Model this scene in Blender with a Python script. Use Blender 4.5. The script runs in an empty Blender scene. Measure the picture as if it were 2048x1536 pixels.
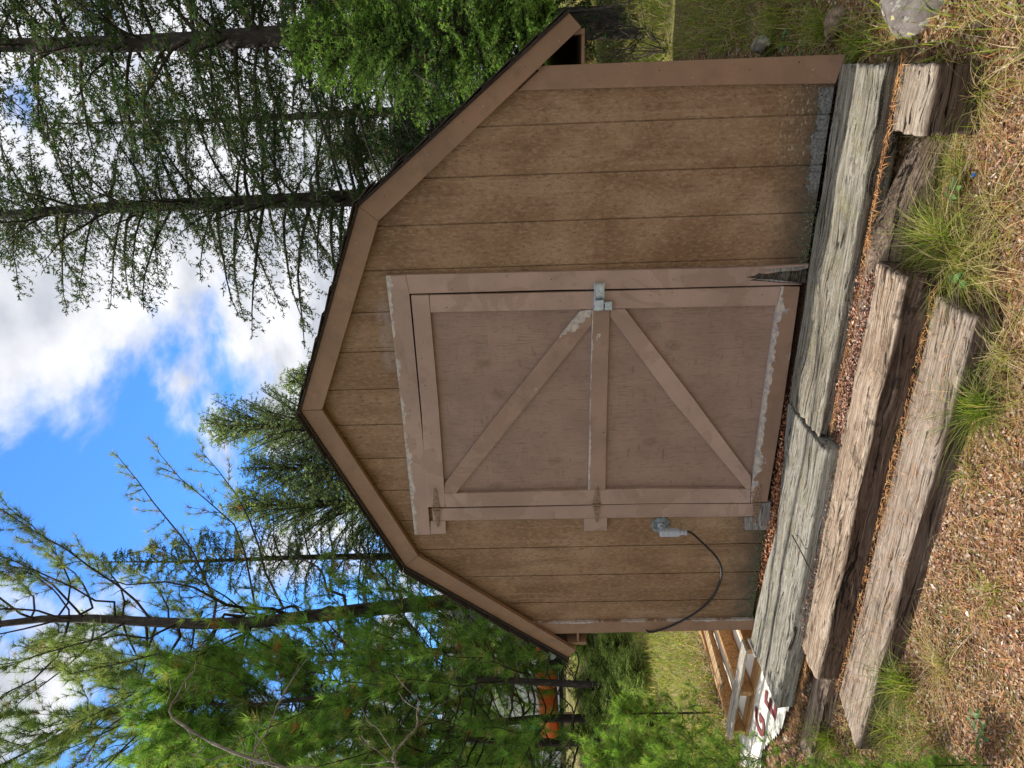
import bpy, bmesh, math
import numpy as np
from mathutils import Vector, Matrix

rng = np.random.default_rng(7)
R = math.radians
SC = bpy.context.scene
COL = SC.collection

# ------------------------------------------------------------------ camera (phone held sideways: world up is image left)
FPX = 1344.91; YAW, PITCH, ROLL = 0.439241, 0.0275427, -0.0257647
CAM = np.array([1.52563, -3.04712, 1.28238])
fw = np.array([-math.sin(YAW)*math.cos(PITCH), math.cos(YAW)*math.cos(PITCH), math.sin(PITCH)])
r0 = np.array([math.cos(YAW), math.sin(YAW), 0.0]); u0 = np.cross(r0, fw)
rt = r0*math.cos(ROLL)+u0*math.sin(ROLL); up = -r0*math.sin(ROLL)+u0*math.cos(ROLL)
cd = bpy.data.cameras.new('camera'); cam = bpy.data.objects.new('camera', cd); COL.objects.link(cam)
cd.sensor_fit = 'HORIZONTAL'; cd.sensor_width = 36; cd.lens = 36*FPX/2048
cd.clip_start = 0.02; cd.clip_end = 600
M = Matrix(((-up[0], rt[0], -fw[0], CAM[0]), (-up[1], rt[1], -fw[1], CAM[1]), (-up[2], rt[2], -fw[2], CAM[2]), (0, 0, 0, 1)))
cam.matrix_world = M
SC.camera = cam

def ray(xi, yi):
    d = fw*FPX+up*(1024-xi)+rt*(768-yi); return d/np.linalg.norm(d)
def PY(xi, yi, y):                      # point of the plane Y = y seen at photo position (xi, yi)
    d = ray(xi, yi); return CAM+d*(y-CAM[1])/d[1]
def PZ(xi, yi, z):                      # point of the level Z = z
    d = ray(xi, yi); return CAM+d*(z-CAM[2])/d[2]
def PD(xi, yi, dist):                   # point at a horizontal distance
    d = ray(xi, yi); return CAM+d*dist/math.hypot(d[0], d[1])

# ------------------------------------------------------------------ world, sun, exposure
SUN_EL, SUN_AZ = 48.0, -88.6           # sun on the left, a touch behind the facade (azimuth from +Y, clockwise)
SKY = 0.13
W = bpy.data.worlds.new('World'); SC.world = W; W.use_nodes = True
nt = W.node_tree; nt.nodes.clear()
def N(tree, t, **k):
    n = tree.nodes.new(t)
    for a, b in k.items(): setattr(n, a, b)
    return n
def build_world():
    L = nt.links.new
    out = N(nt, 'ShaderNodeOutputWorld'); bg = N(nt, 'ShaderNodeBackground'); bg.inputs[1].default_value = SKY
    sky = N(nt, 'ShaderNodeTexSky', sky_type='NISHITA'); sky.sun_disc = False
    sky.sun_elevation = R(SUN_EL); sky.sun_rotation = R(SUN_AZ); sky.air_density = 1.0; sky.dust_density = 0.4; sky.ozone_density = 2.0
    tc = N(nt, 'ShaderNodeTexCoord')
    sep = N(nt, 'ShaderNodeSeparateXYZ'); L(tc.outputs['Generated'], sep.inputs[0])
    # clouds live on a plane overhead, seen in perspective
    mz = N(nt, 'ShaderNodeMath', operation='ADD'); L(sep.outputs[2], mz.inputs[0]); mz.inputs[1].default_value = 0.32
    mx = N(nt, 'ShaderNodeMath', operation='MAXIMUM'); L(mz.outputs[0], mx.inputs[0]); mx.inputs[1].default_value = 0.12
    dv = N(nt, 'ShaderNodeVectorMath', operation='DIVIDE'); L(tc.outputs['Generated'], dv.inputs[0])
    cb = N(nt, 'ShaderNodeCombineXYZ')
    for i in range(3): L(mx.outputs[0], cb.inputs[i])
    L(cb.outputs[0], dv.inputs[1])
    mp = N(nt, 'ShaderNodeMapping'); L(dv.outputs[0], mp.inputs[0]); mp.inputs['Location'].default_value = (0.35, 1.9, 0.0)
    n1 = N(nt, 'ShaderNodeTexNoise'); L(mp.outputs[0], n1.inputs['Vector']); n1.inputs['Scale'].default_value = 3.4; n1.inputs['Detail'].default_value = 9; n1.inputs['Roughness'].default_value = 0.56; n1.inputs['Distortion'].default_value = 0.35
    # cloudy outside one clear patch; unseen sky clouded too for warmer fill
    dt = N(nt, 'ShaderNodeVectorMath', operation='DOT_PRODUCT'); L(tc.outputs['Generated'], dt.inputs[0])
    bc_ = ray(300, 1260); dt.inputs[1].default_value = tuple(bc_)      # clear patch towards the upper left of the view
    mr = N(nt, 'ShaderNodeMapRange'); mr.interpolation_type = 'SMOOTHSTEP'; L(dt.outputs['Value'], mr.inputs[0]); mr.inputs[1].default_value = 0.88; mr.inputs[2].default_value = 0.985; mr.inputs[3].default_value = 0.22; mr.inputs[4].default_value = -0.02
    ad = N(nt, 'ShaderNodeMath', operation='ADD'); L(n1.outputs[0], ad.inputs[0]); L(mr.outputs[0], ad.inputs[1])
    cm = N(nt, 'ShaderNodeMapRange'); cm.interpolation_type = 'SMOOTHSTEP'; L(ad.outputs[0], cm.inputs[0]); cm.inputs[1].default_value = 0.46; cm.inputs[2].default_value = 0.64
    n2 = N(nt, 'ShaderNodeTexNoise'); L(mp.outputs[0], n2.inputs['Vector']); n2.inputs['Scale'].default_value = 5.5; n2.inputs['Detail'].default_value = 6
    cc = N(nt, 'ShaderNodeValToRGB'); L(n2.outputs[0], cc.inputs[0])
    cc.color_ramp.elements[0].position = 0.38; cc.color_ramp.elements[0].color = (2.3, 2.42, 2.7, 1)
    cc.color_ramp.elements[1].position = 0.58; cc.color_ramp.elements[1].color = (3.75, 3.8, 3.95, 1)
    tint = N(nt, 'ShaderNodeMix', data_type='RGBA', blend_type='MULTIPLY'); tint.inputs[0].default_value = 1.0
    L(sky.outputs[0], tint.inputs[6]); tint.inputs[7].default_value = (0.30, 0.62, 0.98, 1)
    mi = N(nt, 'ShaderNodeMix', data_type='RGBA'); L(cm.outputs[0], mi.inputs[0]); L(tint.outputs[2], mi.inputs[6]); L(cc.outputs[0], mi.inputs[7])
    L(mi.outputs[2], bg.inputs[0]); L(bg.outputs[0], out.inputs[0])
build_world()
sd = bpy.data.lights.new('sun', 'SUN'); sun = bpy.data.objects.new('sun', sd); COL.objects.link(sun)
sd.energy = 3.2; sd.angle = R(0.5); sd.color = (1.0, 0.93, 0.82)
az, el = R(SUN_AZ), R(SUN_EL)
sdir = Vector((math.sin(az)*math.cos(el), math.cos(az)*math.cos(el), math.sin(el)))
sun.rotation_euler = sdir.to_track_quat('Z', 'Y').to_euler()
vs = SC.view_settings; vs.view_transform = 'Standard'; vs.look = 'None'; vs.exposure = 1.08; vs.gamma = 1; vs.use_curve_mapping = False
SC.cycles.max_bounces = 6; SC.cycles.diffuse_bounces = 3; SC.cycles.transparent_max_bounces = 4

# ------------------------------------------------------------------ helpers
def tag(o, label=None, cat=None, group=None, kind=None):
    if label: o['label'] = label
    if cat: o['category'] = cat
    if group: o['group'] = group
    if kind: o['kind'] = kind
    return o
def link(name, me, mat=None, parent=None, loc=(0, 0, 0), rot=None):
    if mat is not None and not me.materials: me.materials.append(mat)
    o = bpy.data.objects.new(name, me); COL.objects.link(o); o.location = loc
    if rot is not None: o.rotation_euler = rot
    if parent is not None: o.parent = parent
    return o
def empty(name, loc=(0, 0, 0), label=None, cat=None, group=None):
    o = bpy.data.objects.new(name, None); COL.objects.link(o); o.location = loc; o.empty_display_size = 0.1
    return tag(o, label, cat, group)
def npmesh(name, V, F, cols=None, uv=None, smooth=False):
    """V (n,3); F (m,k) equal-sized faces, or list of such arrays; cols (faces,3) real colours; uv per loop"""
    me = bpy.data.meshes.new(name)
    Fs = F if isinstance(F, list) else [F]
    V = np.ascontiguousarray(V, dtype=np.float32)
    me.vertices.add(len(V)); me.vertices.foreach_set('co', V.ravel())
    li = np.concatenate([f.ravel() for f in Fs]).astype(np.int32)
    tot = np.concatenate([np.full(len(f), f.shape[1], np.int32) for f in Fs])
    st = np.concatenate([[0], np.cumsum(tot)[:-1]]).astype(np.int32)
    me.loops.add(len(li)); me.loops.foreach_set('vertex_index', li)
    me.polygons.add(len(tot)); me.polygons.foreach_set('loop_start', st); me.polygons.foreach_set('loop_total', tot)
    if smooth: me.polygons.foreach_set('use_smooth', np.ones(len(tot), bool))
    me.update(calc_edges=True)
    if cols is not None:
        a = me.attributes.new('tone', 'FLOAT_COLOR', 'FACE')
        c = np.ones((len(tot), 4), np.float32); c[:, :3] = cols; a.data.foreach_set('color', c.ravel())
    if uv is not None:
        l = me.uv_layers.new(name='UVMap'); l.data.foreach_set('uv', np.ascontiguousarray(uv, np.float32).ravel())
    return me
def vnoise(x, y, seed=0):
    g = np.random.default_rng(seed).random((64, 64))
    xi = np.floor(x).astype(int); yi = np.floor(y).astype(int); fx = x-xi; fy = y-yi
    fx = fx*fx*(3-2*fx); fy = fy*fy*(3-2*fy)
    a = g[xi % 64, yi % 64]; b = g[(xi+1) % 64, yi % 64]; c = g[xi % 64, (yi+1) % 64]; d = g[(xi+1) % 64, (yi+1) % 64]
    return (a*(1-fx)+b*fx)*(1-fy)+(c*(1-fx)+d*fx)*fy

# ------------------------------------------------------------------ materials
def newmat(name):
    m = bpy.data.materials.new(name); m.use_nodes = True; t = m.node_tree; t.nodes.clear()
    o = N(t, 'ShaderNodeOutputMaterial'); b = N(t, 'ShaderNodeBsdfPrincipled'); t.links.new(b.outputs[0], o.inputs[0])
    b.inputs['Specular IOR Level'].default_value = 0.3
    return m, t, b, o
class G:
    """small node-graph helper"""
    def __init__(s, t): s.t = t
    def l(s, a, b): s.t.links.new(a, b)
    def pos(s): return N(s.t, 'ShaderNodeNewGeometry').outputs['Position']
    def tc(s, k='Object'): return N(s.t, 'ShaderNodeTexCoord').outputs[k]
    def map(s, v, sc=(1, 1, 1), loc=(0, 0, 0), rot=(0, 0, 0)):
        n = N(s.t, 'ShaderNodeMapping'); s.l(v, n.inputs[0]); n.inputs['Scale'].default_value = sc; n.inputs['Location'].default_value = loc; n.inputs['Rotation'].default_value = rot; return n.outputs[0]
    def noise(s, v, sc=5, det=4, ro=0.5, dist=0):
        n = N(s.t, 'ShaderNodeTexNoise'); s.l(v, n.inputs['Vector']); n.inputs['Scale'].default_value = sc; n.inputs['Detail'].default_value = det; n.inputs['Roughness'].default_value = ro; n.inputs['Distortion'].default_value = dist; return n.outputs[0]
    def vor(s, v, sc=5, feat='F1', out='Distance', rnd=1):
        n = N(s.t, 'ShaderNodeTexVoronoi', feature=feat); s.l(v, n.inputs['Vector']); n.inputs['Scale'].default_value = sc; n.inputs['Randomness'].default_value = rnd; return n.outputs[out]
    def math(s, op, a, b=0.0, c=None, clamp=False):
        n = N(s.t, 'ShaderNodeMath', operation=op); n.use_clamp = clamp
        for i, x in enumerate((a, b) if c is None else (a, b, c)):
            if isinstance(x, (int, float)): n.inputs[i].default_value = x
            else: s.l(x, n.inputs[i])
        return n.outputs[0]
    def rng(s, a, lo, hi, o0=0, o1=1):
        n = N(s.t, 'ShaderNodeMapRange'); n.interpolation_type = 'SMOOTHSTEP'; s.l(a, n.inputs[0])
        for i, x in enumerate((lo, hi, o0, o1)):
            n.inputs[i+1].default_value = x
        return n.outputs[0]
    def ramp(s, a, st):
        n = N(s.t, 'ShaderNodeValToRGB'); s.l(a, n.inputs[0]); e = n.color_ramp.elements
        while len(e) < len(st): e.new(0.5)
        for q, (p, c) in zip(e, st): q.position = p; q.color = (*c, 1)
        return n.outputs[0]
    def mix(s, f, a, b, mode='MIX'):
        n = N(s.t, 'ShaderNodeMix', data_type='RGBA', blend_type=mode)
        for i, x in ((0, f), (6, a), (7, b)):
            if isinstance(x, (int, float)): n.inputs[i].default_value = x
            elif isinstance(x, tuple): n.inputs[i].default_value = (*x, 1)
            else: s.l(x, n.inputs[i])
        return n.outputs[2]
    def sep(s, v):
        n = N(s.t, 'ShaderNodeSeparateXYZ'); s.l(v, n.inputs[0]); return n.outputs
    def bump(s, b, h, strength=0.5, dist=0.01, prev=None):
        n = N(s.t, 'ShaderNodeBump'); s.l(h, n.inputs['Height']); n.inputs['Strength'].default_value = strength; n.inputs['Distance'].default_value = dist
        if prev is not None: s.l(prev, n.inputs['Normal'])
        s.l(n.outputs[0], b.inputs['Normal']); return n.outputs[0]
    def rand(s): return N(s.t, 'ShaderNodeObjectInfo').outputs['Random']

def mat_siding():
    m, t, b, o = newmat('painted_siding'); g = G(t); p = g.pos(); xyz = g.sep(p)
    q = g.map(p, (1, 1, 0.55))
    big = g.noise(g.map(p, (1.6, 1.6, 1.1)), 2.2, 4, 0.55); mid = g.noise(g.map(p, (5, 5, 1.2)), 2.4, 6, 0.66)
    c = g.ramp(big, [(0.34, (0.150, 0.082, 0.040)), (0.5, (0.215, 0.128, 0.068)), (0.66, (0.285, 0.185, 0.110))])
    c = g.mix(g.rng(mid, 0.47, 0.70, 0, 0.55), c, (0.130, 0.067, 0.031))
    c = g.mix(g.rng(g.noise(g.map(p, (40, 1, 1.1)), 1.0, 4, 0.6), 0.54, 0.68, 0, 0.4), c, (0.30, 0.205, 0.13))
    # embossed texture: short vertical ridges with crackle
    rel = g.noise(g.map(p, (1, 1, 0.42)), 85, 3, 0.55, 0.6); rel2 = g.vor(g.map(p, (1, 1, 0.5)), 75)
    fine = g.rng(rel, 0.50, 0.66)
    c = g.mix(g.math('MULTIPLY', fine, 0.34), c, (0.36, 0.25, 0.165))
    c = g.mix(g.rng(rel, 0.44, 0.33, 0, 0.5), c, (0.10, 0.056, 0.032))
    # bottom: damp dark staining, moss, old peeled patch
    edge = g.noise(g.map(p, (1, 1, 1)), 16, 5, 0.65)
    wet = g.math('ADD', xyz[2], g.math('MULTIPLY', g.math('SUBTRACT', edge, 0.5), 0.22))
    c = g.mix(g.rng(wet, 0.24, 0.01, 0, 0.85), c, (0.060, 0.045, 0.030))
    c = g.mix(g.math('MULTIPLY', g.rng(wet, 0.075, 0.02), g.rng(g.noise(p, 60, 3), 0.5, 0.6)), c, (0.075, 0.088, 0.07))
    left = g.rng(xyz[0], 0.95, 1.02); rgt = g.rng(xyz[0], 1.415, 1.40)
    pe = g.math('ADD', xyz[2], g.math('MULTIPLY', g.math('SUBTRACT', g.noise(p, 26, 4, 0.7), 0.5), 0.14))
    peel = g.math('MULTIPLY', g.rng(pe, 0.058, 0.052), g.math('MULTIPLY', left, rgt))
    c = g.mix(peel, c, g.ramp(g.noise(p, 90, 4), [(0.35, (0.075, 0.075, 0.07)), (0.65, (0.2, 0.195, 0.18))]))
    sc = g.math('MULTIPLY', g.rng(g.noise(g.map(p, (1, 1, 2.2)), 38, 4, 0.7), 0.56, 0.62), g.math('MULTIPLY', g.rng(xyz[0], 1.05, 1.15), g.math('MULTIPLY', g.rng(xyz[2], 0.05, 0.09), g.rng(xyz[2], 0.24, 0.18))))
    c = g.mix(g.math('MULTIPLY', sc, 0.7), c, (0.36, 0.29, 0.2))
    # overspray beside the door header
    ov = g.math('MULTIPLY', g.math('MULTIPLY', g.rng(xyz[2], 1.90, 1.94), g.rng(xyz[2], 2.03, 1.99)), g.math('MULTIPLY', g.rng(xyz[0], 0.15, 0.25), g.rng(xyz[0], 0.58, 0.5)))
    c = g.mix(g.math('MULTIPLY', ov, g.rng(g.noise(p, 22, 3), 0.3, 0.6, 0, 0.55)), c, (0.29, 0.23, 0.2))
    g.l(c, b.inputs['Base Color']); b.inputs['Roughness'].default_value = 0.62
    # height scales down on the door-side left part where the panel is more crackled
    h = g.math('ADD', g.math('MULTIPLY', rel, 0.75), g.math('MULTIPLY', g.rng(rel2, 0.0, 0.45), 0.35))
    h = g.math('SUBTRACT', h, g.math('MULTIPLY', peel, 0.8))
    g.bump(b, h, 1.0, 0.006)
    return m
def mat_paint(name, base, worn=0.0, dirt=0.25, knots=False, edge=0.0, grain=1.0):
    """painted board; UVMap u along the grain (m), v across 0..1. worn: amount of flaked patches, edge: pale flaking along v=1"""
    m, t, b, o = newmat(name); g = G(t); uvn = N(t, 'ShaderNodeUVMap'); uv = uvn.outputs[0]; p = g.pos(); rnd = g.rand()
    s = g.sep(uv)
    gr = g.noise(g.map(uv, (2.2, 18, 1)), 6, 6, 0.7, 0.5); big = g.noise(p, 4.0, 3); mid = g.noise(g.map(p, (1, 1, 1)), 12, 4, 0.6)
    dk = tuple(x*0.66 for x in base); lt = tuple(min(1, x*1.16) for x in base)
    c = g.mix(g.rng(big, 0.35, 0.68), dk, lt); c = g.mix(0.62, c, base)
    c = g.mix(g.rng(mid, 0.52, 0.75, 0, dirt), c, (0.135, 0.085, 0.052))
    c = g.mix(g.math('MULTIPLY', g.rng(gr, 0.44, 0.3), 0.5*grain), c, (0.075, 0.046, 0.03))
    pt = g.rng(g.noise(g.map(p, (1, 1, 1), (3, 1, 7)), 3.6, 3, 0.55, 1.2), 0.54, 0.56, 0, 0.0 if knots else 0.26)
    c = g.mix(pt, c, (0.165, 0.100, 0.062))
    # faint brush bands across the board
    band = g.noise(g.map(uv, (26, 0.4, 1)), 2, 2)
    c = g.mix(g.rng(band, 0.5, 0.68, 0, 0.16), c, tuple(x*0.75 for x in base))
    h = gr
    if knots:
        kv = g.vor(g.map(p, (1.0, 1.0, 1.5)), 3.4, rnd=1.0)
        kn = None
        for (kx, ky) in ((968, 728), (997, 790), (1110, 922), (991, 972), (1305, 652), (1347, 690), (1302, 884)):
            kc = PY(kx, ky, -.008); df = N(t, 'ShaderNodeVectorMath', operation='SUBTRACT'); g.l(g.map(p, (1.25, 1, .8)), df.inputs[0]); df.inputs[1].default_value = (kc[0]*1.25, kc[1], kc[2]*.8)
            ln = N(t, 'ShaderNodeVectorMath', operation='LENGTH'); g.l(df.outputs[0], ln.inputs[0]); kv = g.math('ADD', ln.outputs['Value'], g.math('MULTIPLY', g.math('SUBTRACT', g.noise(p, 28, 3), .5), .05))
            k1 = g.rng(kv, 0.048, 0.014); kn = k1 if kn is None else g.math('MAXIMUM', kn, k1)
        ring = g.noise(g.map(p, (1, 1, 1)), 95, 2, 0.5, 5.0)
        h = g.math('ADD', g.math('MULTIPLY', g.noise(g.map(p, (190, 1, 14), ), 1.0, 4, 0.6, 1.0), 0.9), g.math('MULTIPLY', g.math('MULTIPLY', kn, ring), 1.1))
        c = g.mix(g.math('MULTIPLY', kn, g.rng(ring, 0.56, 0.42, 0, 0.75)), c, (0.09, 0.055, 0.036)); c = g.mix(g.math('MULTIPLY', kn, g.rng(ring, 0.55, 0.66, 0, 0.6)), c, (0.36, 0.26, 0.20))
        c = g.mix(g.rng(h, 0.42, 0.3, 0, 0.6), c, (0.11, 0.07, 0.05))
    if worn > 0 or edge > 0:
        fl = g.math('ADD', g.math('MULTIPLY', g.noise(g.map(p, (1, 1, 1)), 7, 3, 0.6), .6), g.math('MULTIPLY', g.noise(g.map(p, (1, 1, 1)), 34, 5, 0.72), .4))
        w = g.math('ADD', g.math('MULTIPLY', fl, 1.0), worn*0.14-0.07)
        if edge > 0:
            e2 = g.math('MULTIPLY', g.rng(s[1], 1.0-edge, 1.0), 0.235)
            w = g.math('ADD', w, e2)
        pk = g.rng(w, 0.605, 0.61)
        pale = g.ramp(g.noise(p, 50, 3), [(0.35, (0.27, 0.255, 0.26)), (0.6, (0.45, 0.39, 0.33))])
        c = g.mix(pk, c, pale)
        h = g.math('SUBTRACT', h, g.math('MULTIPLY', pk, 0.6))
    # nail heads / chips
    nv = g.vor(p, 17); c = g.mix(g.rng(nv, 0.035, 0.02, 0, 0.55), c, (0.42, 0.36, 0.30))
    g.l(c, b.inputs['Base Color']); b.inputs['Roughness'].default_value = 0.5
    g.bump(b, h, 0.55 if knots else 0.4, 0.004 if knots else 0.0025)
    return m
def mat_timber(name, cols, lichen=0.0, crack=0.6, rough=0.85, stain=0.0, low_dark=0.0):
    m, t, b, o = newmat(name); g = G(t); v = g.tc('Object'); p = g.pos()
    warp = g.noise(g.map(v, (1.6, 4, 4)), 1.4, 2)
    wv = N(t, 'ShaderNodeVectorMath', operation='MULTIPLY_ADD')
    cmb = N(t, 'ShaderNodeCombineXYZ'); g.l(warp, cmb.inputs[1]); g.l(warp, cmb.inputs[2])
    g.l(cmb.outputs[0], wv.inputs[0]); wv.inputs[1].default_value = (0, 0.09, 0.09); g.l(v, wv.inputs[2])
    w = wv.outputs[0]
    gr = g.noise(g.map(w, (2.2, 75, 75)), 1.0, 6, 0.66); gr2 = g.noise(g.map(w, (3.5, 210, 210)), 1.0, 4, 0.65); big = g.noise(v, 3.5, 4, 0.6)
    c = g.ramp(g.math('ADD', g.math('MULTIPLY', gr2, 0.34), g.math('ADD', g.math('MULTIPLY', gr, 0.48), g.math('MULTIPLY', big, 0.18))), [(0.38, cols[0]), (0.48, cols[1]), (0.58, cols[2])])
    c = g.mix(g.rng(gr2, 0.44, 0.34, 0, 0.7), c, cols[0])
    ck = g.math('MAXIMUM', g.rng(g.noise(g.map(w, (1.3, 34, 34)), 1.0, 4, 0.6, 0.2), 0.395, 0.365), g.rng(g.noise(g.map(w, (5, 90, 90)), 1.0, 3, 0.6, 0.1), 0.36, 0.33))
    c = g.mix(g.math('MULTIPLY', ck, crack), c, (0.018, 0.014, 0.011))
    if stain: c = g.mix(g.rng(g.noise(v, 7, 4, 0.7), 0.56, 0.66, 0, stain), c, (0.05, 0.038, 0.03))
    if low_dark:                             # darker brown below the top face
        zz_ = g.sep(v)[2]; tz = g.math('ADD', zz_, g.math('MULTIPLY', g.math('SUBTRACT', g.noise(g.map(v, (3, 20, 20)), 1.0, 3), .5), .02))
        c = g.mix(g.math('MULTIPLY', g.rng(tz, -.010, -.022), low_dark), c, g.mix(1.0, c, (0.17, 0.12, 0.105), 'MULTIPLY'))
    if lichen:
        li = g.rng(g.noise(v, 6, 6, 0.7), 0.52, 0.66, 0, lichen*.8); c = g.mix(li, c, (0.20, 0.19, 0.085))
        sp = g.rng(g.noise(v, 150, 2), 0.60, 0.68, 0, 0.75); c = g.mix(g.math('MULTIPLY', sp, lichen), c, (0.42, 0.44, 0.34))
        og = g.rng(g.noise(v, 40, 4, 0.7), 0.64, 0.70, 0, 0.8); c = g.mix(g.math('MULTIPLY', og, lichen), c, (0.34, 0.17, 0.05))
    g.l(c, b.inputs['Base Color']); b.inputs['Roughness'].default_value = rough; b.inputs['Specular IOR Level'].default_value = 0.15
    h = g.math('SUBTRACT', g.math('ADD', gr, g.math('MULTIPLY', gr2, 0.4)), g.math('MULTIPLY', ck, 0.6))
    g.bump(b, h, 1.0, 0.010)
    return m
def mat_foliage(name, sat=1.0, trans=0.45, rough=0.6):
    m, t, b, o = newmat(name); g = G(t)
    at = N(t, 'ShaderNodeAttribute'); at.attribute_name = 'tone'
    c = at.outputs['Color']
    g.l(c, b.inputs['Base Color']); b.inputs['Roughness'].default_value = rough; b.inputs['Specular IOR Level'].default_value = 0.25
    if trans:
        tr = N(t, 'ShaderNodeBsdfTranslucent'); g.l(g.mix(1.0, c, (1.25, 1.35, 0.7), 'MULTIPLY'), tr.inputs[0])
        mx = N(t, 'ShaderNodeMixShader'); mx.inputs[0].default_value = trans
        g.l(b.outputs[0], mx.inputs[1]); g.l(tr.outputs[0], mx.inputs[2]); g.l(mx.outputs[0], o.inputs[0])
    return m
def mat_simple(name, col, rough=0.6, metal=0.0, var=0.15, sc=20, bump=0.2, coord='pos', dist=0.004):
    m, t, b, o = newmat(name); g = G(t); p = g.pos() if coord == 'pos' else g.tc()
    n = g.noise(p, sc, 5, 0.6)
    c = g.mix(g.rng(n, 0.3, 0.7), tuple(x*(1-var*1.6) for x in col), tuple(min(1, x*(1+var)) for x in col))
    g.l(c, b.inputs['Base Color']); b.inputs['Roughness'].default_value = rough; b.inputs['Metallic'].default_value = metal
    if bump: g.bump(b, n, bump, dist)
    return m
def mat_bark(name, c0, c1):
    m, t, b, o = newmat(name); g = G(t); v = g.tc()
    n = g.noise(g.map(v, (1, 1, 0.35)), 30, 6, 0.7, 0.6); vo = g.vor(g.map(v, (1, 1, 0.3)), 26)
    c = g.ramp(n, [(0.35, c0), (0.62, c1)]); c = g.mix(g.rng(vo, 0.25, 0.5, 0.0, 0.6), c, c0)
    g.l(c, b.inputs['Base Color']); b.inputs['Roughness'].default_value = 0.9; g.bump(b, n, 0.8, 0.02)
    return m
def mat_ground():
    m, t, b, o = newmat('soil_and_litter'); g = G(t); p = g.pos()
    vo = N(t, 'ShaderNodeTexVoronoi'); g.l(g.map(p, (1, 1, 0.3)), vo.inputs['Vector']); vo.inputs['Scale'].default_value = 75
    hs = g.sep(vo.outputs['Color'])
    c = g.ramp(hs[0], [(0.0, (0.045, 0.025, 0.014)), (0.35, (0.16, 0.075, 0.035)), (0.62, (0.27, 0.15, 0.075)), (0.85, (0.34, 0.25, 0.17)), (1.0, (0.5, 0.43, 0.36))])
    c = g.mix(g.rng(g.noise(p, 30, 4), 0.55, 0.4, 0, 0.7), c, (0.06, 0.035, 0.02))
    c = g.mix(g.rng(g.noise(p, 2.0, 4), 0.52, 0.66, 0, 0.6), c, (0.11, 0.12, 0.04))
    d = N(t, 'ShaderNodeVectorMath', operation='LENGTH'); g.l(p, d.inputs[0])
    far = g.rng(d.outputs['Value'], 2.6, 5.0, 0, .8)
    fc = g.ramp(g.math('ADD', g.math('MULTIPLY', g.noise(p, 1.6, 5, 0.65), .5), g.math('MULTIPLY', g.noise(p, 34, 5, 0.75), .5)), [(0.38, (0.06, 0.075, 0.024)), (0.48, (0.16, 0.17, 0.05)), (0.56, (0.28, 0.25, 0.10)), (0.64, (0.38, 0.31, 0.17))])
    c = g.mix(far, c, fc)
    g.l(c, b.inputs['Base Color']); b.inputs['Roughness'].default_value = 0.95; b.inputs['Specular IOR Level'].default_value = 0.1
    g.bump(b, vo.outputs['Distance'], 0.8, 0.01)
    return m

BROWN = (0.250, 0.150, 0.098)
MS = mat_siding()
MP = mat_paint('painted_trim', BROWN, dirt=0.35)
MPD = mat_paint('painted_door_trim', (0.335, 0.232, 0.186), worn=0.0, dirt=0.2)
MPW = mat_paint('painted_trim_flaking', (0.330, 0.232, 0.186), worn=0.30, dirt=0.3, edge=0.42)
MPB = mat_paint('painted_rail_flaking', (0.245, 0.152, 0.105), worn=0.30, dirt=0.4, edge=0.5)
MPE = mat_paint('painted_brace', (0.275, 0.182, 0.136), worn=0.3, dirt=0.3, edge=0.2)
MPC = mat_paint('painted_corner_board', (0.250, 0.150, 0.098), worn=-0.1, dirt=0.35, edge=0.22)
MPF = mat_paint('painted_fascia', (0.235, 0.140, 0.084), dirt=0.5)
MPP = mat_paint('painted_door_panel', (0.262, 0.174, 0.135), knots=True, dirt=0.2)
MDK = mat_simple('interior_shade_black', (0.012, 0.010, 0.009), 0.9)
MGW = mat_timber('bare_grey_wood', [(0.10, 0.09, 0.085), (0.20, 0.185, 0.17), (0.34, 0.32, 0.30)], crack=0.7)
MSILL = mat_timber('lichen_grey_timber', [(0.075, 0.066, 0.052), (0.195, 0.178, 0.142), (0.345, 0.325, 0.275)], lichen=0.5, crack=0.9, stain=0.45, low_dark=0.6)
MSIL2 = mat_timber('lichen_pale_timber', [(0.085, 0.077, 0.064), (0.215, 0.203, 0.172), (0.375, 0.362, 0.322)], lichen=0.45, crack=0.9, stain=0.4)
MBIG = mat_timber('weathered_tan_timber', [(0.095, 0.062, 0.042), (0.275, 0.205, 0.150), (0.48, 0.395, 0.315)], crack=0.9, stain=0.7, low_dark=0.85)
MLOW = mat_timber('weathered_grey_brown_timber', [(0.12, 0.088, 0.066), (0.27, 0.21, 0.165), (0.40, 0.335, 0.28)], crack=0.75, stain=0.35, low_dark=0.75)
MOLD = mat_timber('old_brown_timber', [(0.075, 0.05, 0.036), (0.20, 0.145, 0.105), (0.36, 0.28, 0.215)], crack=0.9, stain=0.3, low_dark=0.2)
MROT = mat_timber('rotten_wood', [(0.02, 0.014, 0.01), (0.055, 0.042, 0.032), (0.15, 0.135, 0.11)], crack=0.9)
MSHT = mat_timber('old_split_timber', [(0.09, 0.065, 0.045), (0.24, 0.19, 0.145), (0.42, 0.36, 0.29)], crack=1.0, stain=0.2, low_dark=0.8)
MSHG = mat_simple('asphalt_shingle', (0.045, 0.036, 0.030), 0.95, var=0.5, sc=160, bump=0.5)
MFOL = mat_foliage('needles')
MGRS = mat_foliage('grass_blades', trans=0.4)
MLIT = mat_foliage('dry_litter', trans=0.0, rough=0.9)
MBK1 = mat_bark('fir_bark', (0.03, 0.026, 0.023), (0.105, 0.09, 0.078))
MBK2 = mat_bark('pine_bark', (0.025, 0.02, 0.018), (0.095, 0.075, 0.063))
MBKG = mat_bark('dead_wood_bark', (0.15, 0.125, 0.10), (0.38, 0.34, 0.29))
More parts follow.
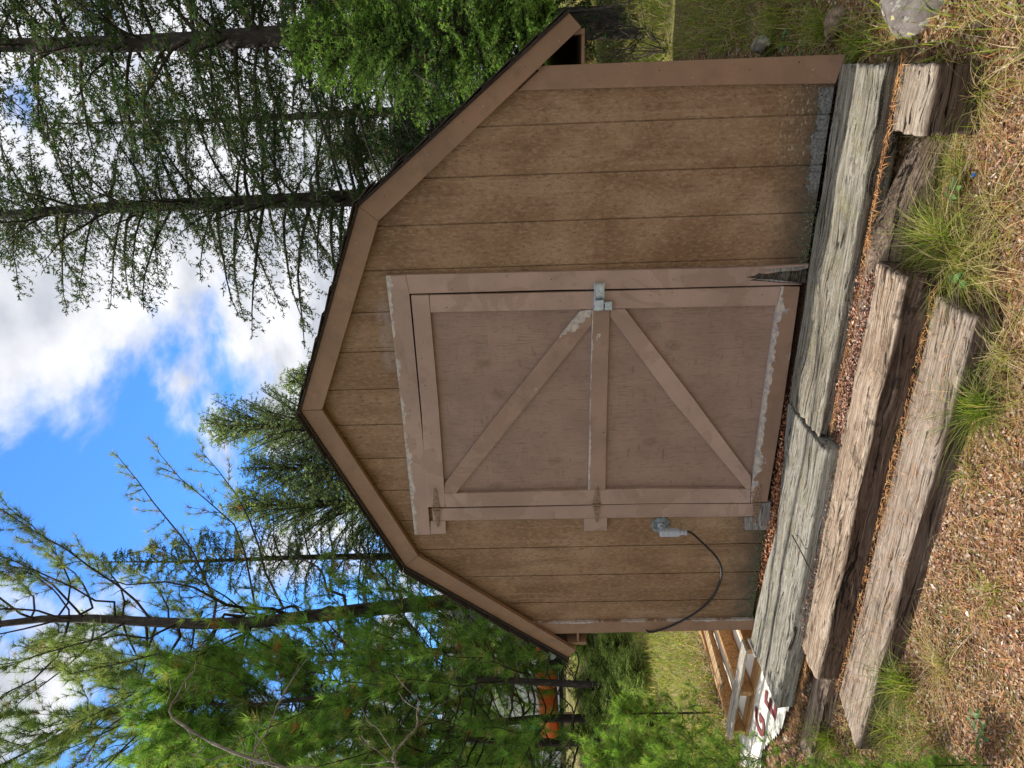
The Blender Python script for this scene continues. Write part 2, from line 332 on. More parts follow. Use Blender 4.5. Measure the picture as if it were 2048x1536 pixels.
MGAL = mat_simple('galvanised_steel', (0.42, 0.47, 0.52), 0.38, metal=0.75, var=0.15, sc=60, bump=0.05)
MCON = mat_simple('grey_conduit', (0.36, 0.39, 0.44), 0.45, metal=0.1, var=0.12, sc=70, bump=0.05)
MFLA = mat_simple('weathered_flange', (0.20, 0.235, 0.245), 0.55, metal=0.3, var=0.4, sc=60, bump=0.1)
MBLK = mat_simple('black_rubber', (0.012, 0.012, 0.013), 0.38, bump=0)
MHIN = mat_simple('painted_iron', (0.20, 0.130, 0.085), 0.45, var=0.25, sc=80, bump=0.25)
MROK = None

# ------------------------------------------------------------------ boards
def board(name, poly, y0, y1, mat, parent, grain=(0, 1), bev=0.0015, flip=False):
    """poly: [(x,z)...] outline in the facade plane, extruded from y0 (front) to y1 (back)"""
    gx, gz = grain; l = math.hypot(gx, gz); gx /= l; gz /= l; px, pz = -gz, gx
    if flip: px, pz = -px, -pz
    P = [Vector((p[0], 0, p[1])) for p in poly]
    A = sum(P[i].x*P[(i+1) % len(P)].z-P[(i+1) % len(P)].x*P[i].z for i in range(len(P)))
    if A < 0: P.reverse()
    bm = bmesh.new()
    f = [bm.verts.new((p.x, y0, p.z)) for p in P]; k = [bm.verts.new((p.x, y1, p.z)) for p in P]
    n = len(P)
    bm.faces.new(f); bm.faces.new(k[::-1])
    for i in range(n): bm.faces.new((f[i], k[i], k[(i+1) % n], f[(i+1) % n]))
    if bev and n <= 8: bmesh.ops.bevel(bm, geom=[e for e in bm.edges], offset=bev, segments=1, affect='EDGES')
    vv = [v.co.x*px+v.co.z*pz for v in bm.verts]; lo, hi = min(vv), max(vv)
    ul = bm.loops.layers.uv.new('UVMap'); ox = rng.random()*20
    for fa in bm.faces:
        for lp in fa.loops:
            c = lp.vert.co; lp[ul].uv = (c.x*gx+c.z*gz+ox, (c.x*px+c.z*pz-lo)/max(1e-6, hi-lo)+(c.y-y0)*0.0)
    bmesh.ops.recalc_face_normals(bm, faces=bm.faces)
    me = bpy.data.meshes.new(name); bm.to_mesh(me); bm.free()
    return link(name, me, mat, parent)
def bpx(name, px, y0, y1, mat, parent, grain=None, **k):
    pts = [PY(a, b, y0) for a, b in px]; P = [(p[0], p[2]) for p in pts]
    if grain is None:
        best = max(((P[i], P[(i+1) % len(P)]) for i in range(len(P))), key=lambda e: math.dist(*e)); grain = (best[1][0]-best[0][0], best[1][1]-best[0][1])
    if grain[0] < 0 or (abs(grain[0]) < 1e-3 and grain[1] < 0): grain = (-grain[0], -grain[1])
    return board(name, P, y0, y1, mat, parent, grain, **k)
def box(name, a, b, mat, parent=None, bev=0.002, rot=None, loc=None):
    bm = bmesh.new(); a = Vector(a); b = Vector(b); c = (a+b)/2; s = b-a
    bmesh.ops.create_cube(bm, size=1); bmesh.ops.scale(bm, vec=s, verts=bm.verts)
    if bev: bmesh.ops.bevel(bm, geom=bm.edges[:], offset=bev, segments=1, affect='EDGES')
    ax = max(range(3), key=lambda i: abs(s[i])); oth = [i for i in range(3) if i != ax]
    wv = max(oth, key=lambda i: abs(s[i])); ul = bm.loops.layers.uv.new('UVMap'); ox = rng.random()*20
    for f in bm.faces:
        for lp in f.loops: lp[ul].uv = (lp.vert.co[ax]+ox, lp.vert.co[wv]/abs(s[wv])+.5)
    me = bpy.data.meshes.new(name); bm.to_mesh(me); bm.free()
    return link(name, me, mat, parent, loc=c if loc is None else loc, rot=rot)
def tube_mesh(name, pts, rad, n=8, caps=True):
    pts = np.asarray(pts, float); m = len(pts); rad = np.broadcast_to(np.asarray(rad, float), (m,))
    T = np.gradient(pts, axis=0); T /= np.linalg.norm(T, axis=1)[:, None]+1e-12
    ref = np.array([0, 0, 1.0]) if abs(T[0][2]) < 0.9 else np.array([1.0, 0, 0])
    V = []
    for i in range(m):
        a = np.cross(T[i], ref); a /= np.linalg.norm(a)+1e-12; b = np.cross(T[i], a); ref = np.cross(a, T[i])
        for j in range(n):
            q = 2*math.pi*j/n; V.append(pts[i]+rad[i]*(a*math.cos(q)+b*math.sin(q)))
    F = [(i*n+j, i*n+(j+1) % n, (i+1)*n+(j+1) % n, (i+1)*n+j) for i in range(m-1) for j in range(n)]
    Fs = [np.array(F)]
    if caps: Fs.append(np.array([list(range(n))[::-1], list(range((m-1)*n, m*n))]))
    return npmesh(name, np.array(V), Fs, smooth=True)
def smooth_path(p, n=40):
    p = np.asarray(p, float); t = np.linspace(0, len(p)-1, n); out = []
    P = np.vstack([2*p[0]-p[1], p, 2*p[-1]-p[-2]])
    for s in t:
        i = min(int(s), len(p)-2); f = s-i; a, b, c, d = P[i], P[i+1], P[i+2], P[i+3]
        out.append(0.5*((2*b)+(-a+c)*f+(2*a-5*b+4*c-d)*f*f+(-a+3*b-3*c+d)*f**3))
    return np.array(out)

# ------------------------------------------------------------------ terrain
def sst(a, b, x): t = np.clip((x-a)/(b-a), 0, 1); return t*t*(3-2*t)
def ground_z(x, y):
    x = np.asarray(x, float); y = np.asarray(y, float)
    z = -0.085-0.215*sst(-0.12, -0.95, y)-0.03*np.clip(-y-0.95, 0, 3)
    inx = sst(-1.5, -1.25, x)*sst(1.52, 1.4, x)
    pit = sst(-0.36, -0.46, y)*sst(-1.0, -0.9, y)
    z = z*(1-inx*pit)+(-0.262-0.03*sst(-.6, -.9, y))*inx*pit
    z = z-0.035*sst(-.02, -.2, y)*inx*sst(-.46, -.36, y)
    r = np.hypot(x, np.clip(y, 0, None)); z = z+0.024*np.clip(r-2.2, 0, 60)+0.02*np.clip(np.abs(x)-6, 0, 50)*0
    und = (vnoise(x*0.6+31, y*0.6+17, 3)-.5)*0.12*sst(2.3, 4, np.hypot(x, y))*sst(30, 14, np.hypot(x, y))+(vnoise(x*7+31, y*7+17, 4)-.5)*0.022
    return z+und
def build_ground():
    def ax(lo, hi, fine, n):
        s = np.linspace(-1, 1, n); k = 5.2
        v = np.sinh(k*s)/math.sinh(k); return np.where(v < 0, -v*lo, v*hi)+fine
    xs = ax(-90, 90, 0.0, 331); ys = ax(-40, 120, -0.75, 331)
    X, Y = np.meshgrid(xs, ys); Z = ground_z(X, Y)
    V = np.stack([X, Y, Z], -1).reshape(-1, 3); n = 331
    i = np.arange(n-1); a = (i[:, None]*n+i[None]).ravel(); F = np.stack([a, a+1, a+n+1, a+n], -1)
    o = link('ground', npmesh('ground', V, F, smooth=True), mat_ground()); tag(o, 'forest soil with leaf litter and dry grass around the shed', 'ground', kind='structure')
build_ground()
def gz(x, y): return float(ground_z(x, y))

# ------------------------------------------------------------------ the shed
DEPTH = 3.66
shed = empty('garden_shed', (0, 0, 0), 'brown gambrel roofed wooden shed with braced door on timber footing', 'shed')
PK, PKi = (0.0, 2.443), (0.0, 2.334)
BR, BRi = (0.999, 2.016), (0.932, 1.938)
EO, EI = (1.713, 1.095), (1.662, 1.046)
def outline_z(x):                      # underside of the roof boards at |x|
    x = abs(x)
    return PK[1]-0.05+(BR[1]-PK[1])*x/BR[0] if x < BR[0]-.02 else BR[1]-0.06+(EO[1]-BR[1])*(x-BR[0])/(EO[0]-BR[0])
OPL, OPR, OPT = -0.652, 0.600, 1.858   # door opening
gx0, gs = 1.3047, 0.2032
xs = [1.512]+[gx0-gs*k for k in range(15)]+[-1.512]
xs = [x for x in xs if x >= -1.513]
if len(xs) and abs(xs[-1]-xs[-2]) < 0.03: xs.pop(-2)
for a, b in zip(xs[:-1], xs[1:]):
    r, l = a-0.0032, b+0.0032
    if abs(b-0.289) < 0.05: pass
    top = [(r, outline_z(r))]
    for kx in (BR[0], 0.0, -BR[0]):
        if l < kx < r: top.append((kx, outline_z(kx*0.999)))
    top.append((l, outline_z(l)))
    cut = lambda q: q
    if r <= OPR and l >= OPL: poly = [(l, OPT), (r, OPT)]+top
    elif l < OPR < r: poly = [(OPR, 0), (r, 0)]+top+[(l, OPT), (OPR, OPT)]
    elif l < OPL < r: poly = [(l, 0), (OPL, 0), (OPL, OPT), (r, OPT)]+top
    else: poly = [(l, 0), (r, 0)]+top
    board('siding_plank', poly, 0.0, 0.011, MS, shed, bev=0)
    # chamfered groove bottom
backing = [(1.512, 0.004), (1.512, outline_z(1.512)), (BR[0], outline_z(.98)), (0, outline_z(0)), (-BR[0], outline_z(.98)), (-1.512, outline_z(1.512)), (-1.512, 0.004),
           (OPL, 0.004), (OPL, OPT), (OPR, OPT), (OPR, 0.004)]
board('siding_backing', backing[::-1], 0.0055, 0.02, MS, shed, bev=0)
# extra lap joint in the gable right of the peak
board('lap_joint', [(0.300, 1.95), (0.309, 1.95), (0.309, outline_z(.309)), (0.300, outline_z(.3))], -0.0025, 0.002, MS, shed, bev=0)
board('interior_shade_sheet', [(-1.50, 0.02), (1.50, 0.02), (1.50, 1.25), (0.95, 1.93), (-0.95, 1.93), (-1.50, 1.25)], 0.10, 0.11, MDK, shed, bev=0)  # black sheet standing in for the shade inside, seen through the door gaps
board('back_wall', [(-1.512, 0), (1.512, 0), (1.512, outline_z(1.512)), (BR[0], outline_z(.98)), (0, outline_z(0)), (-BR[0], outline_z(.98)), (-1.512, outline_z(1.512))], DEPTH-0.02, DEPTH, MS, shed, bev=0)
for s in (-1, 1):
    # side wall in planks
    y = 0.012
    w = []
    while y < DEPTH-0.03:
        y2 = min(y+0.196, DEPTH-0.022)
        box('side_plank', (s*1.512-(0.012 if s > 0 else 0), y+.004, 0.0), (s*1.512+(0 if s > 0 else 0.012), y2, 1.29), MS, shed, bev=0.0)
        y = y2+0.007
    box('side_backing', (s*1.49-.006, 0.02, 0.0), (s*1.49+.006, DEPTH-0.025, 1.28), MS, shed, bev=0)
    box('corner_board', (s*1.5145 if s > 0 else -1.5315, -0.0185, -0.012), (1.5285 if s > 0 else -1.5145, 0.085, 1.22), MP, shed, bev=0.001)
    # eave: fascia board and soffit running back
    box('eave_fascia', (s*1.648-.010, -0.02, 0.985 if s < 0 else 1.03), (s*1.648+.010, DEPTH+0.04, 1.098), MPF, shed, bev=0.001)
    box('soffit', (min(s*1.525, s*1.637), -0.015, 1.03), (max(s*1.525, s*1.637), DEPTH+0.02, 1.042), MDK if False else MPF, shed, bev=0)
# corner boards on the front (mitred under the fascia)
bpx('corner_board', [(1692, 110), (1671, 167), (1448, 169.3), (1035.8, 181), (1088, 131)], -0.0205, -0.0005, MP, shed, grain=(0, 1))
bpx('corner_board', [(1508, 1259.7), (1510, 1239), (1300, 1242), (1064, 1247), (1101, 1268)], -0.0205, -0.0005, MPC, shed, grain=(0, 1), flip=True)
# gable fascia
def shr(p, q, t): return (p[0]+(q[0]-p[0])*t, p[1]+(q[1]-p[1])*t)
FY0, FY1 = -0.052, -0.026
board('fascia_board', [PK, (0.003, PKi[1]), BRi, BR], FY0, FY1, MPF, shed, grain=(BR[0], BR[1]-PK[1]))
board('fascia_board', [(-.001, PK[1]), (-BR[0], BR[1]), (-BRi[0], BRi[1]), (-.001, PKi[1])], FY0, FY1, MPF, shed, grain=(BR[0], PK[1]-BR[1]))
board('fascia_board', [(BR[0]+.0005, BR[1]-.001), (BRi[0]+.0005, BRi[1]-.001), EI, EO], FY0-.0015, FY1, MPF, shed, grain=(EO[0]-BR[0], EO[1]-BR[1]))
board('fascia_board', [(-BR[0]-.0005, BR[1]-.001), (-EO[0]-.012, EO[1]+.003), (-EI[0]-.008, EI[1]+.003), (-BRi[0]-.0005, BRi[1]-.001)], FY0-.0015, FY1, MPF, shed, grain=(EO[0]-BR[0], BR[1]-EO[1]))
# roof decks and shingle courses
def slope(p0, p1, s, tag_, ncourse, seedk):
    """p0 upper, p1 lower edge (|x|,z)"""
    d = np.array([p1[0]-p0[0], p1[1]-p0[1]]); L = np.hypot(*d); d /= L; n = np.array([-d[1], d[0]])
    if n[1] < 0: n = -n
    dk = [(p0[0], p0[1]+.001), (p1[0]+d[0]*.008, p1[1]+d[1]*.008+.001)]
    q = [(s*x, z) for x, z in dk]+[(s*(x+n[0]*.011), z+n[1]*.011) for x, z in dk[::-1]]
    deck = board('roof_deck', q, -0.064, DEPTH+0.05, MSHG, shed, bev=0)
    rg = np.random.default_rng(seedk)
    for k in range(ncourse):
        a = L*k/ncourse; b = L*(k+1)/ncourse+0.012+rg.random()*.006
        up_ = 0.011+0.001; th = 0.0035; lift = 0.007+rg.random()*0.003
        fr = -0.072-rg.random()*0.022
        c = [(p0[0]+d[0]*a+n[0]*up_, p0[1]+d[1]*a+n[1]*up_), (p0[0]+d[0]*b+n[0]*(up_+lift), p0[1]+d[1]*b+n[1]*(up_+lift))]
        q = [(s*x, z) for x, z in c]+[(s*(x+n[0]*th), z+n[1]*th) for x, z in c[::-1]]
        board('shingle_course', q, fr, DEPTH+0.07, MSHG, shed, bev=0)
slope(PK, BR, 1, 'a', 8, 1); slope(PK, BR, -1, 'b', 8, 2)
slope(BR, EO, 1, 'c', 8, 3); slope(BR, (EO[0]+.012, EO[1]), -1, 'd', 8, 4)
# lifted shingle tabs on the right-hand upper slope edge
for (x, z, w, r_) in ((1.045, 1.965, 0.07, -0.45), (1.16, 1.815, 0.06, -0.5)):
    box('shingle', (-w/2, -0.06, -0.003), (w/2, 0.14, 0.003), MSHG, shed, bev=0, loc=(x+.016, 0.0, z+.016), rot=(0, R(math.degrees(0.86))*1.0+r_*0.3, 0))

# door surround
bpx('door_jamb', [(811.5, 550), (1100, 543.6), (1450, 536), (1560, 531.5), (1617, 528.5), (1616, 536), (1596, 541), (1560, 543), (1532, 548), (1518, 546), (1508, 552), (1490, 554), (1512, 557), (1499, 561), (1530, 562.5), (1560, 566), (1590, 567), (1604, 569), (1330, 576), (1100, 580), (818, 587.5)], -0.0225, -0.001, MPD, shed, grain=(0, 1), bev=0)
bpx('rotten_wood', [(1500, 541), (1612, 535), (1612, 566), (1500, 563)], -0.006, -0.0012, MROT, shed, grain=(0, 1))
bpx('splinter', [(1520, 541), (1610, 533), (1612, 538), (1560, 543.5)], -0.0255, -0.019, MGW, shed, grain=(0, 1))
bpx('splinter', [(1498, 558), (1545, 559), (1598, 566), (1560, 564.5)], -0.0245, -0.015, MGW, shed, grain=(0, 1))
bpx('door_header', [(771.5, 552), (811, 550), (818.5, 590), (843, 850), (860.8, 1069.5), (829, 1069.6), (801, 800)], -0.0255, -0.001, MPW, shed, grain=(1, 0))
bpx('hinge_jamb', [(864, 1017.5), (1100, 1013), (1300, 1008), (1512, 1007.5), (1512, 1033), (1300, 1034.5), (1100, 1037.5), (866, 1042)], -0.0215, -0.001, MPD, shed, grain=(0, 1))
bpx('hinge_block', [(861, 1043), (891, 1042), (892, 1067.5), (861, 1068.5)], -0.0245, -0.001, MPD, shed, grain=(1, 0))
bpx('hinge_block', [(1168, 1037.5), (1214.5, 1036), (1214, 1061), (1168.5, 1062.3)], -0.0245, -0.001, MPD, shed, grain=(1, 0))
bpx('hinge_block', [(1513, 1008.5), (1542, 1004), (1540, 1060), (1490.5, 1060.5), (1491, 1035), (1512.5, 1034.5)], -0.0245, -0.001, MGW, shed, grain=(1, 0))['label'] = 'bare grey weathered block under the bottom hinge'
door = bpy.data.objects.new('door', None); COL.objects.link(door); door.parent = shed
DY = -0.030
bpx('door_panel', [(850, 600), (1585, 580), (1530, 1000), (880, 1005)], -0.008, 0.006, MPP, door, grain=(1, 0))
bpx('top_rail', [(822, 591), (857.5, 590.6), (875.8, 800), (887.6, 965), (890.3, 1014.5), (853, 1014.8), (843.6, 829)], DY, -0.0085, MPD, door, grain=(1, 0))
bpx('stile', [(858.6, 590.6), (1200, 583), (1562.5, 573.6), (1553.5, 611), (1220, 617.5), (860.9, 625)], DY+.0012, -0.0085, MPD, door, grain=(0, 1))
bpx('stile', [(888, 987.5), (1180.5, 980), (1300, 977), (1501.6, 978.7), (1500.5, 1006), (1300, 1007), (891, 1014.6)], DY+.0008, -0.0085, MPD, door, grain=(0, 1))
bpx('middle_rail', [(1184.5, 618.6), (1220, 617.9), (1214, 800), (1211, 979.2), (1176.2, 980), (1180.5, 800)], DY+.0002, -0.0085, MPE, door, grain=(1, 0))
bpx('bottom_rail', [(1563.3, 573.4), (1599.5, 574), (1582, 700), (1560, 850), (1534.5, 1003), (1502.2, 1006.5), (1502.8, 978), (1520.5, 850), (1554.3, 611.5)], DY-.0012, -0.0085, MPB, door, grain=(1, 0))
bpx('brace', [(1161, 621.6), (1183.8, 619.2), (1183.4, 650), (1022, 850), (912.3, 986.5), (888.3, 987), (889.5, 967), (978, 850)], DY+.0032, -0.0085, MPE, door, grain=(-1, 1.35))
bpx('brace', [(1221, 618.6), (1250.5, 618), (1389, 800), (1502.2, 953), (1502.0, 978), (1492.5, 978.5), (1343.5, 800), (1220, 632)], DY+.0028, -0.0085, MPD, door, grain=(1, 1.3), flip=True)
def hinge(px, ang_hint=0):
    (t0, p0, t1) = [PY(a, b, DY-0.003) for a, b in px]
    bm = bmesh.new()
    def plate(tip, piv, w0, w1):
        d = Vector(tip-piv); L = d.length; d.normalize(); n = Vector((-d.z, 0, d.x))
        y0, y1 = DY-0.0055, DY-0.001
        pts = [Vector(piv)+d*.012+n*w0, Vector(piv)+d*L*.55+n*w0*.55, Vector(piv)+d*L*.9+n*w1, Vector(piv)+d*L*1.02, Vector(piv)+d*L*.9-n*w1, Vector(piv)+d*L*.55-n*w0*.55, Vector(piv)+d*.012-n*w0]
        f = [bm.verts.new((p.x, y0, p.z)) for p in pts]; k = [bm.verts.new((p.x, y1, p.z)) for p in pts]
        fs = [bm.faces.new(f), bm.faces.new(k[::-1])]
        for i in range(7): fs.append(bm.faces.new((f[i], k[i], k[(i+1) % 7], f[(i+1) % 7])))
        for t in (0.25, 0.5, 0.88):
            c = Vector(piv)+d*L*t; mt = Matrix.Translation((c.x, y0, c.z)) @ Matrix.Diagonal((1, .6, 1, 1))
            bmesh.ops.create_icosphere(bm, subdivisions=2, radius=.0055, matrix=mt)
    plate(t0, p0, .020, .007); plate(t1, p0, .018, .006)
    a = Vector(p0); bmesh.ops.create_cone(bm, cap_ends=True, segments=12, radius1=.0062, radius2=.0062, depth=.048, matrix=Matrix.Translation((a.x, DY-.0065, a.z)))
    bmesh.ops.recalc_face_normals(bm, faces=bm.faces)
    me = bpy.data.meshes.new('hinge'); bm.to_mesh(me); bm.free(); return link('hinge', me, MHIN, door)
hinge([(870, 977), (872.5, 1017), (876, 1055)]); hinge([(1195, 974), (1193, 1009.5), (1193.5, 1045)]); hinge([(1521, 969), (1514, 1006.5), (1508.5, 1047)])
# hasp and padlock
def hasp():
    a = PY(1190, 568, -.03); b = PY(1207, 598, -.045); c = PY(1190, 600, -.045); d = PY(1208, 621, -.045)
    bm = bmesh.new()
    prof = [(a[0]+.004, -.030), (a[0]+.002, -.044), (a[0]-.006, -.050), (b[0]+.02, -.052), (b[0]+.004, -.044), (b[0], -.040)]
    z0, z1 = b[2]+.002, a[2]-.002
    for i in range(len(prof)-1):
        (x0, y0), (x1, y1) = prof[i], prof[i+1]
        v = [bm.verts.new(q) for q in ((x0, y0, z0), (x1, y1, z0), (x1, y1, z1), (x0, y0, z1), (x0, y0+.003, z0), (x1, y1+.003, z0), (x1, y1+.003, z1), (x0, y0+.003, z1))]
        for f in ((0, 1, 2, 3), (7, 6, 5, 4), (0, 4, 5, 1), (3, 2, 6, 7), (0, 3, 7, 4), (1, 5, 6, 2)): bm.faces.new([v[k] for k in f])
    bmesh.ops.recalc_face_normals(bm, faces=bm.faces)
    me = bpy.data.meshes.new('hasp'); bm.to_mesh(me); bm.free(); h = link('hasp', me, MGAL, door)
    box('hasp_plate', (d[0], -.056, d[2]), (c[0]+.001, -.029, c[2]), MGAL, door, bev=.005)
    box('hasp_base', (d[0]-.004, -.0325, d[2]-.003), (a[0]+.006, -.0302, c[2]+.004), MGAL, door, bev=.0008)
    e = PY(1210.5, 603, -.05); f = PY(1224.5, 619.5, -.05)
    pl = empty('padlock', ((e[0]+f[0])/2, -.05, f[2]), 'small square steel padlock hanging from the door hasp', 'padlock')
    ox = (e[0]+f[0])/2
    box('lock_body', (-(e[0]-f[0])/2, -.011, 0), ((e[0]-f[0])/2, .011, e[2]-f[2]), MGAL, pl, bev=.003)
    w = (e[0]-f[0])/2-.009; hh = e[2]-f[2]
    me = tube_mesh('shackle', smooth_path([(-w, 0, hh-.004), (-w, 0, hh+.012), (-w*.6, 0, hh+.021), (w*.6, 0, hh+.021), (w, 0, hh+.012), (w, 0, hh-.004)], 18), .0028, 8)
    link('shackle', me, MGAL, pl)
hasp()
# electrical entry
fit = bpy.data.objects.new('conduit_fitting', None); COL.objects.link(fit); fit.parent = shed
fc = PY(1321, 1048.5, 0)
def cyl(name, c, axis, r, L, mat, parent, seg=28, r2=None, bev=.001):
    bm = bmesh.new(); bmesh.ops.create_cone(bm, cap_ends=True, segments=seg, radius1=r, radius2=r if r2 is None else r2, depth=L)
    if bev: bmesh.ops.bevel(bm, geom=[e for e in bm.edges if len(e.link_faces) == 2 and e.calc_face_angle(0) > 1], offset=bev, segments=2, affect='EDGES')
    q = Vector((0, 0, 1)).rotation_difference(Vector(axis)); bmesh.ops.transform(bm, matrix=q.to_matrix().to_4x4(), verts=bm.verts)
    me = bpy.data.meshes.new(name); bm.to_mesh(me); bm.free()
    for p in me.polygons: p.use_smooth = len(p.vertices) == 4
    return link(name, me, mat, parent, loc=c)
cyl('flange', (fc[0], -.004, fc[2]), (0, -1, 0), .052, .007, MFLA, fit)
cyl('flange_hub', (fc[0], -.014, fc[2]), (0, -1, 0), .020, .016, MCON, fit, r2=.015)
cyl('conduit_pipe', (fc[0], -.040, fc[2]), (0, -1, 0), .012, .055, MCON, fit)
bc = PY(1326, 1066, -.075)
box('junction_box', (fc[0]-.019, -.094, fc[2]-.092), (fc[0]+.019, -.056, fc[2]+.019), MCON, fit, bev=.007)
cyl('cable_gland', (fc[0], -.076, fc[2]-.104), (0, 0, -1), .014, .03, MCON, fit)
cyl('gland_nut', (fc[0], -.076, fc[2]-.121), (0, 0, -1), .017, .012, MCON, fit, seg=6)
cp = [(fc[0], -.076, fc[2]-.12), (fc[0]-.002, -.076, fc[2]-.15)]
for (a, b, y) in ((1405, 1085.7, -.06), (1434, 1116, -.04), (1443, 1143, -.03), (1437, 1172, -.02), (1420, 1201, -.016), (1387.5, 1228, -.025), (1346.5, 1250, -.034), (1322, 1259.5, -.034), (1300, 1264.5, -.028)):
    cp.append(tuple(PY(a, b, y)))
e = cp[-1]; cp += [(-1.545, -.01, e[2]+.03), (-1.546, .06, e[2]+.05), (-1.542, .3, e[2]+.07)]
cb = link('power_cable', tube_mesh('power_cable', smooth_path(cp, 90), .0062, 10), MBLK); tag(cb, 'thick black power cable looping from the grey conduit across the siding', 'cable')

# ------------------------------------------------------------------ timbers
def timber(name, x0, x1, yb, yf, zt, h, mat, label, group=None, amp=0.004, seed=0, yaw=0.0, roll=0.0, edgeR=0.009, notch=None, chamfer=None, step=None, backcurve=None, wav=1.0):
    """timber lying along X; cross section ring displaced by lengthwise furrows"""
    w = yb-yf; L = x1-x0; nseg = max(24, int(L/0.018)); 
    ring = []
    def seg(a, b, n): return [(a[0]+(b[0]-a[0])*t, a[1]+(b[1]-a[1])*t) for t in np.linspace(0, 1, n, endpoint=False)]
    r = edgeR
    # ring in (y, z): start back-top, go to front-top, front-bottom, back-bottom
    n1 = max(26, int(w/0.0065)); n2 = max(16, int(h/0.007))
    ring += seg((w/2-r, 0), (-w/2+r, 0), n1)+seg((-w/2+r, 0), (-w/2, -r), 3)+seg((-w/2, -r), (-w/2, -h+r), n2)+seg((-w/2, -h+r), (-w/2+r, -h), 2)+seg((-w/2+r, -h), (w/2-r, -h), 6)+seg((w/2-r, -h), (w/2, -h+r), 2)+seg((w/2, -h+r), (w/2, -r), 6)+seg((w/2, -r), (w/2-r, 0), 3)
    ring = np.array(ring); nr = len(ring); s = np.arange(nr)
    nx = np.linspace(0, 1, nseg+1); X = (nx-.5)*L
    arc = np.concatenate([[0], np.cumsum(np.hypot(*np.diff(ring, axis=0).T))])
    nrm = np.zeros_like(ring); tg = np.roll(ring, -1, 0)-np.roll(ring, 1, 0); nrm[:, 0] = -tg[:, 1]; nrm[:, 1] = tg[:, 0]; nrm /= np.linalg.norm(nrm, axis=1)[:, None]+1e-9
    cen = ring.mean(0); sg = np.sign(((ring-cen)*nrm).sum(1)); nrm *= sg[:, None]
    Xg = X[:, None]+seed*3.1; A = arc[None, :]
    wander = (vnoise(Xg*2.5*wav+A*0, A*6+5, seed+11)-.5)*0.02*wav
    fur = vnoise(Xg*4+seed, (A+wander)*120, seed+1)*.6+vnoise(Xg*9, (A+wander)*260, seed+2)*.4
    lump = vnoise(Xg*5, A*9, seed+3); chips = vnoise(Xg*24, A*60, seed+5)
    crack = np.clip(0.20-vnoise(Xg*1.5+9, (A+wander)*30, seed+7), 0, 1)*0.09
    D = (fur-.5)*amp+(lump-.5)*amp*2.2-crack
    corner = np.zeros(nr); corner[[n1, n1+1, n1+2]] = 1; corner[n1-1] = .5; corner[n1+3] = .5
    D = D-corner[None]*np.clip(chips-.45, 0, 1)*0.022
    P = np.zeros((nseg+1, nr, 3)); P[:, :, 0] = X[:, None]
    Y = ring[None, :, 0]+nrm[None, :, 0]*D; Z = ring[None, :, 1]+nrm[None, :, 1]*D
    if step is not None:                # shallow rebate: (y offset from front, depth, half width)
        fy, dp, hw = step
        yy = ring[None, :, 0]+w/2; c0 = fy+(vnoise(Xg*6, A*0+3, seed+21)-.5)*.012
        top = (ring[None, :, 1] > -0.004)
        Z = Z-np.where(top, np.clip(1-np.abs(yy-c0)/hw, 0, 1)**.5*dp, 0)
        Z = Z-np.where(top & (yy < c0), dp*.35, 0)
    if chamfer is not None:             # worn front arris growing towards +x: (x start 0..1, max)
        xs_, mx = chamfer; k = np.clip((nx-xs_)/(1-xs_), 0, 1)[:, None]*mx
        fy = ring[None, :, 0]+w/2; dz = ring[None, :, 1]
        over = np.clip(k-(fy*0.75+(-dz)), 0, 1)
        Z = Z-over*0.75; Y = Y+over*0.15
    if backcurve is not None:
        bx, by = backcurve; off = np.interp(X+(x0+x1)/2, bx, by)[:, None]
        t = np.clip((ring[None, :, 0]+w/2)/w, 0, 1)
        Y = Y+off*t
    P[:, :, 1] = Y; P[:, :, 2] = Z
    # ragged ends
    eL = (vnoise(A*45, A*0+1, seed+31)-.5)*0.016; P[0, :, 0] += eL[0]; P[-1, :, 0] += eL[0][::-1]*.8
    if notch is not None:               # slanted ends: dx at front relative to back for left, right
        t = (ring[:, 0]+w/2)/w; dl, dr_ = notch
        kx = np.clip(1-nx*8, 0, 1)[:, None]*(1-t)[None]*dl+np.clip(1-(1-nx)*8, 0, 1)[:, None]*(1-t)[None]*dr_
        P[:, :, 0] += kx
    V = P.reshape(-1, 3); F = []
    i = np.arange(nseg)[:, None]*nr; j = np.arange(nr)[None]; j2 = (j+1) % nr
    F = np.stack([(i+j).ravel(), (i+j2).ravel(), (i+nr+j2).ravel(), (i+nr+j).ravel()], -1)
    # end caps: rings shrinking to the middle, slightly rough
    caps = []; extra = []; base = len(V)
    for e_, idx in ((0, 0), (1, nseg)):
        R0 = P[idx]; c = R0.mean(0); prev = idx*nr+np.arange(nr)
        for q in (0.72, 0.42, 0.15):
            nw = c+(R0-c)*q; nw[:, 0] = c[0]*(1-.0)+(R0[:, 0]-c[0])*q+(-1 if e_ == 0 else 1)*(-.004+rng.random(nr)*.007)
            extra.append(nw); cur = base+np.arange(nr); base += nr
            a, b_ = prev, cur
            f = np.stack([a, np.roll(a, -1), np.roll(b_, -1), b_], -1)
            caps.append(f[:, ::-1] if e_ == 0 else f); prev = cur
        extra.append(c[None]); caps.append(np.stack([prev, np.roll(prev, -1), np.full(nr, base), np.full(nr, base)], -1)[:, :3] if False else np.stack([prev, np.roll(prev, -1), np.full(nr, base)], -1)); base += 1
    V = np.vstack([V]+extra)
    quads = np.vstack([F]+[c for c in caps if c.shape[1] == 4]); tris = np.vstack([c for c in caps if c.shape[1] == 3])
    me = npmesh(name, V, [quads[:, ::-1], tris[:, ::-1]])
    bm = bmesh.new(); bm.from_mesh(me); bmesh.ops.recalc_face_normals(bm, faces=bm.faces); bm.to_mesh(me); bm.free()
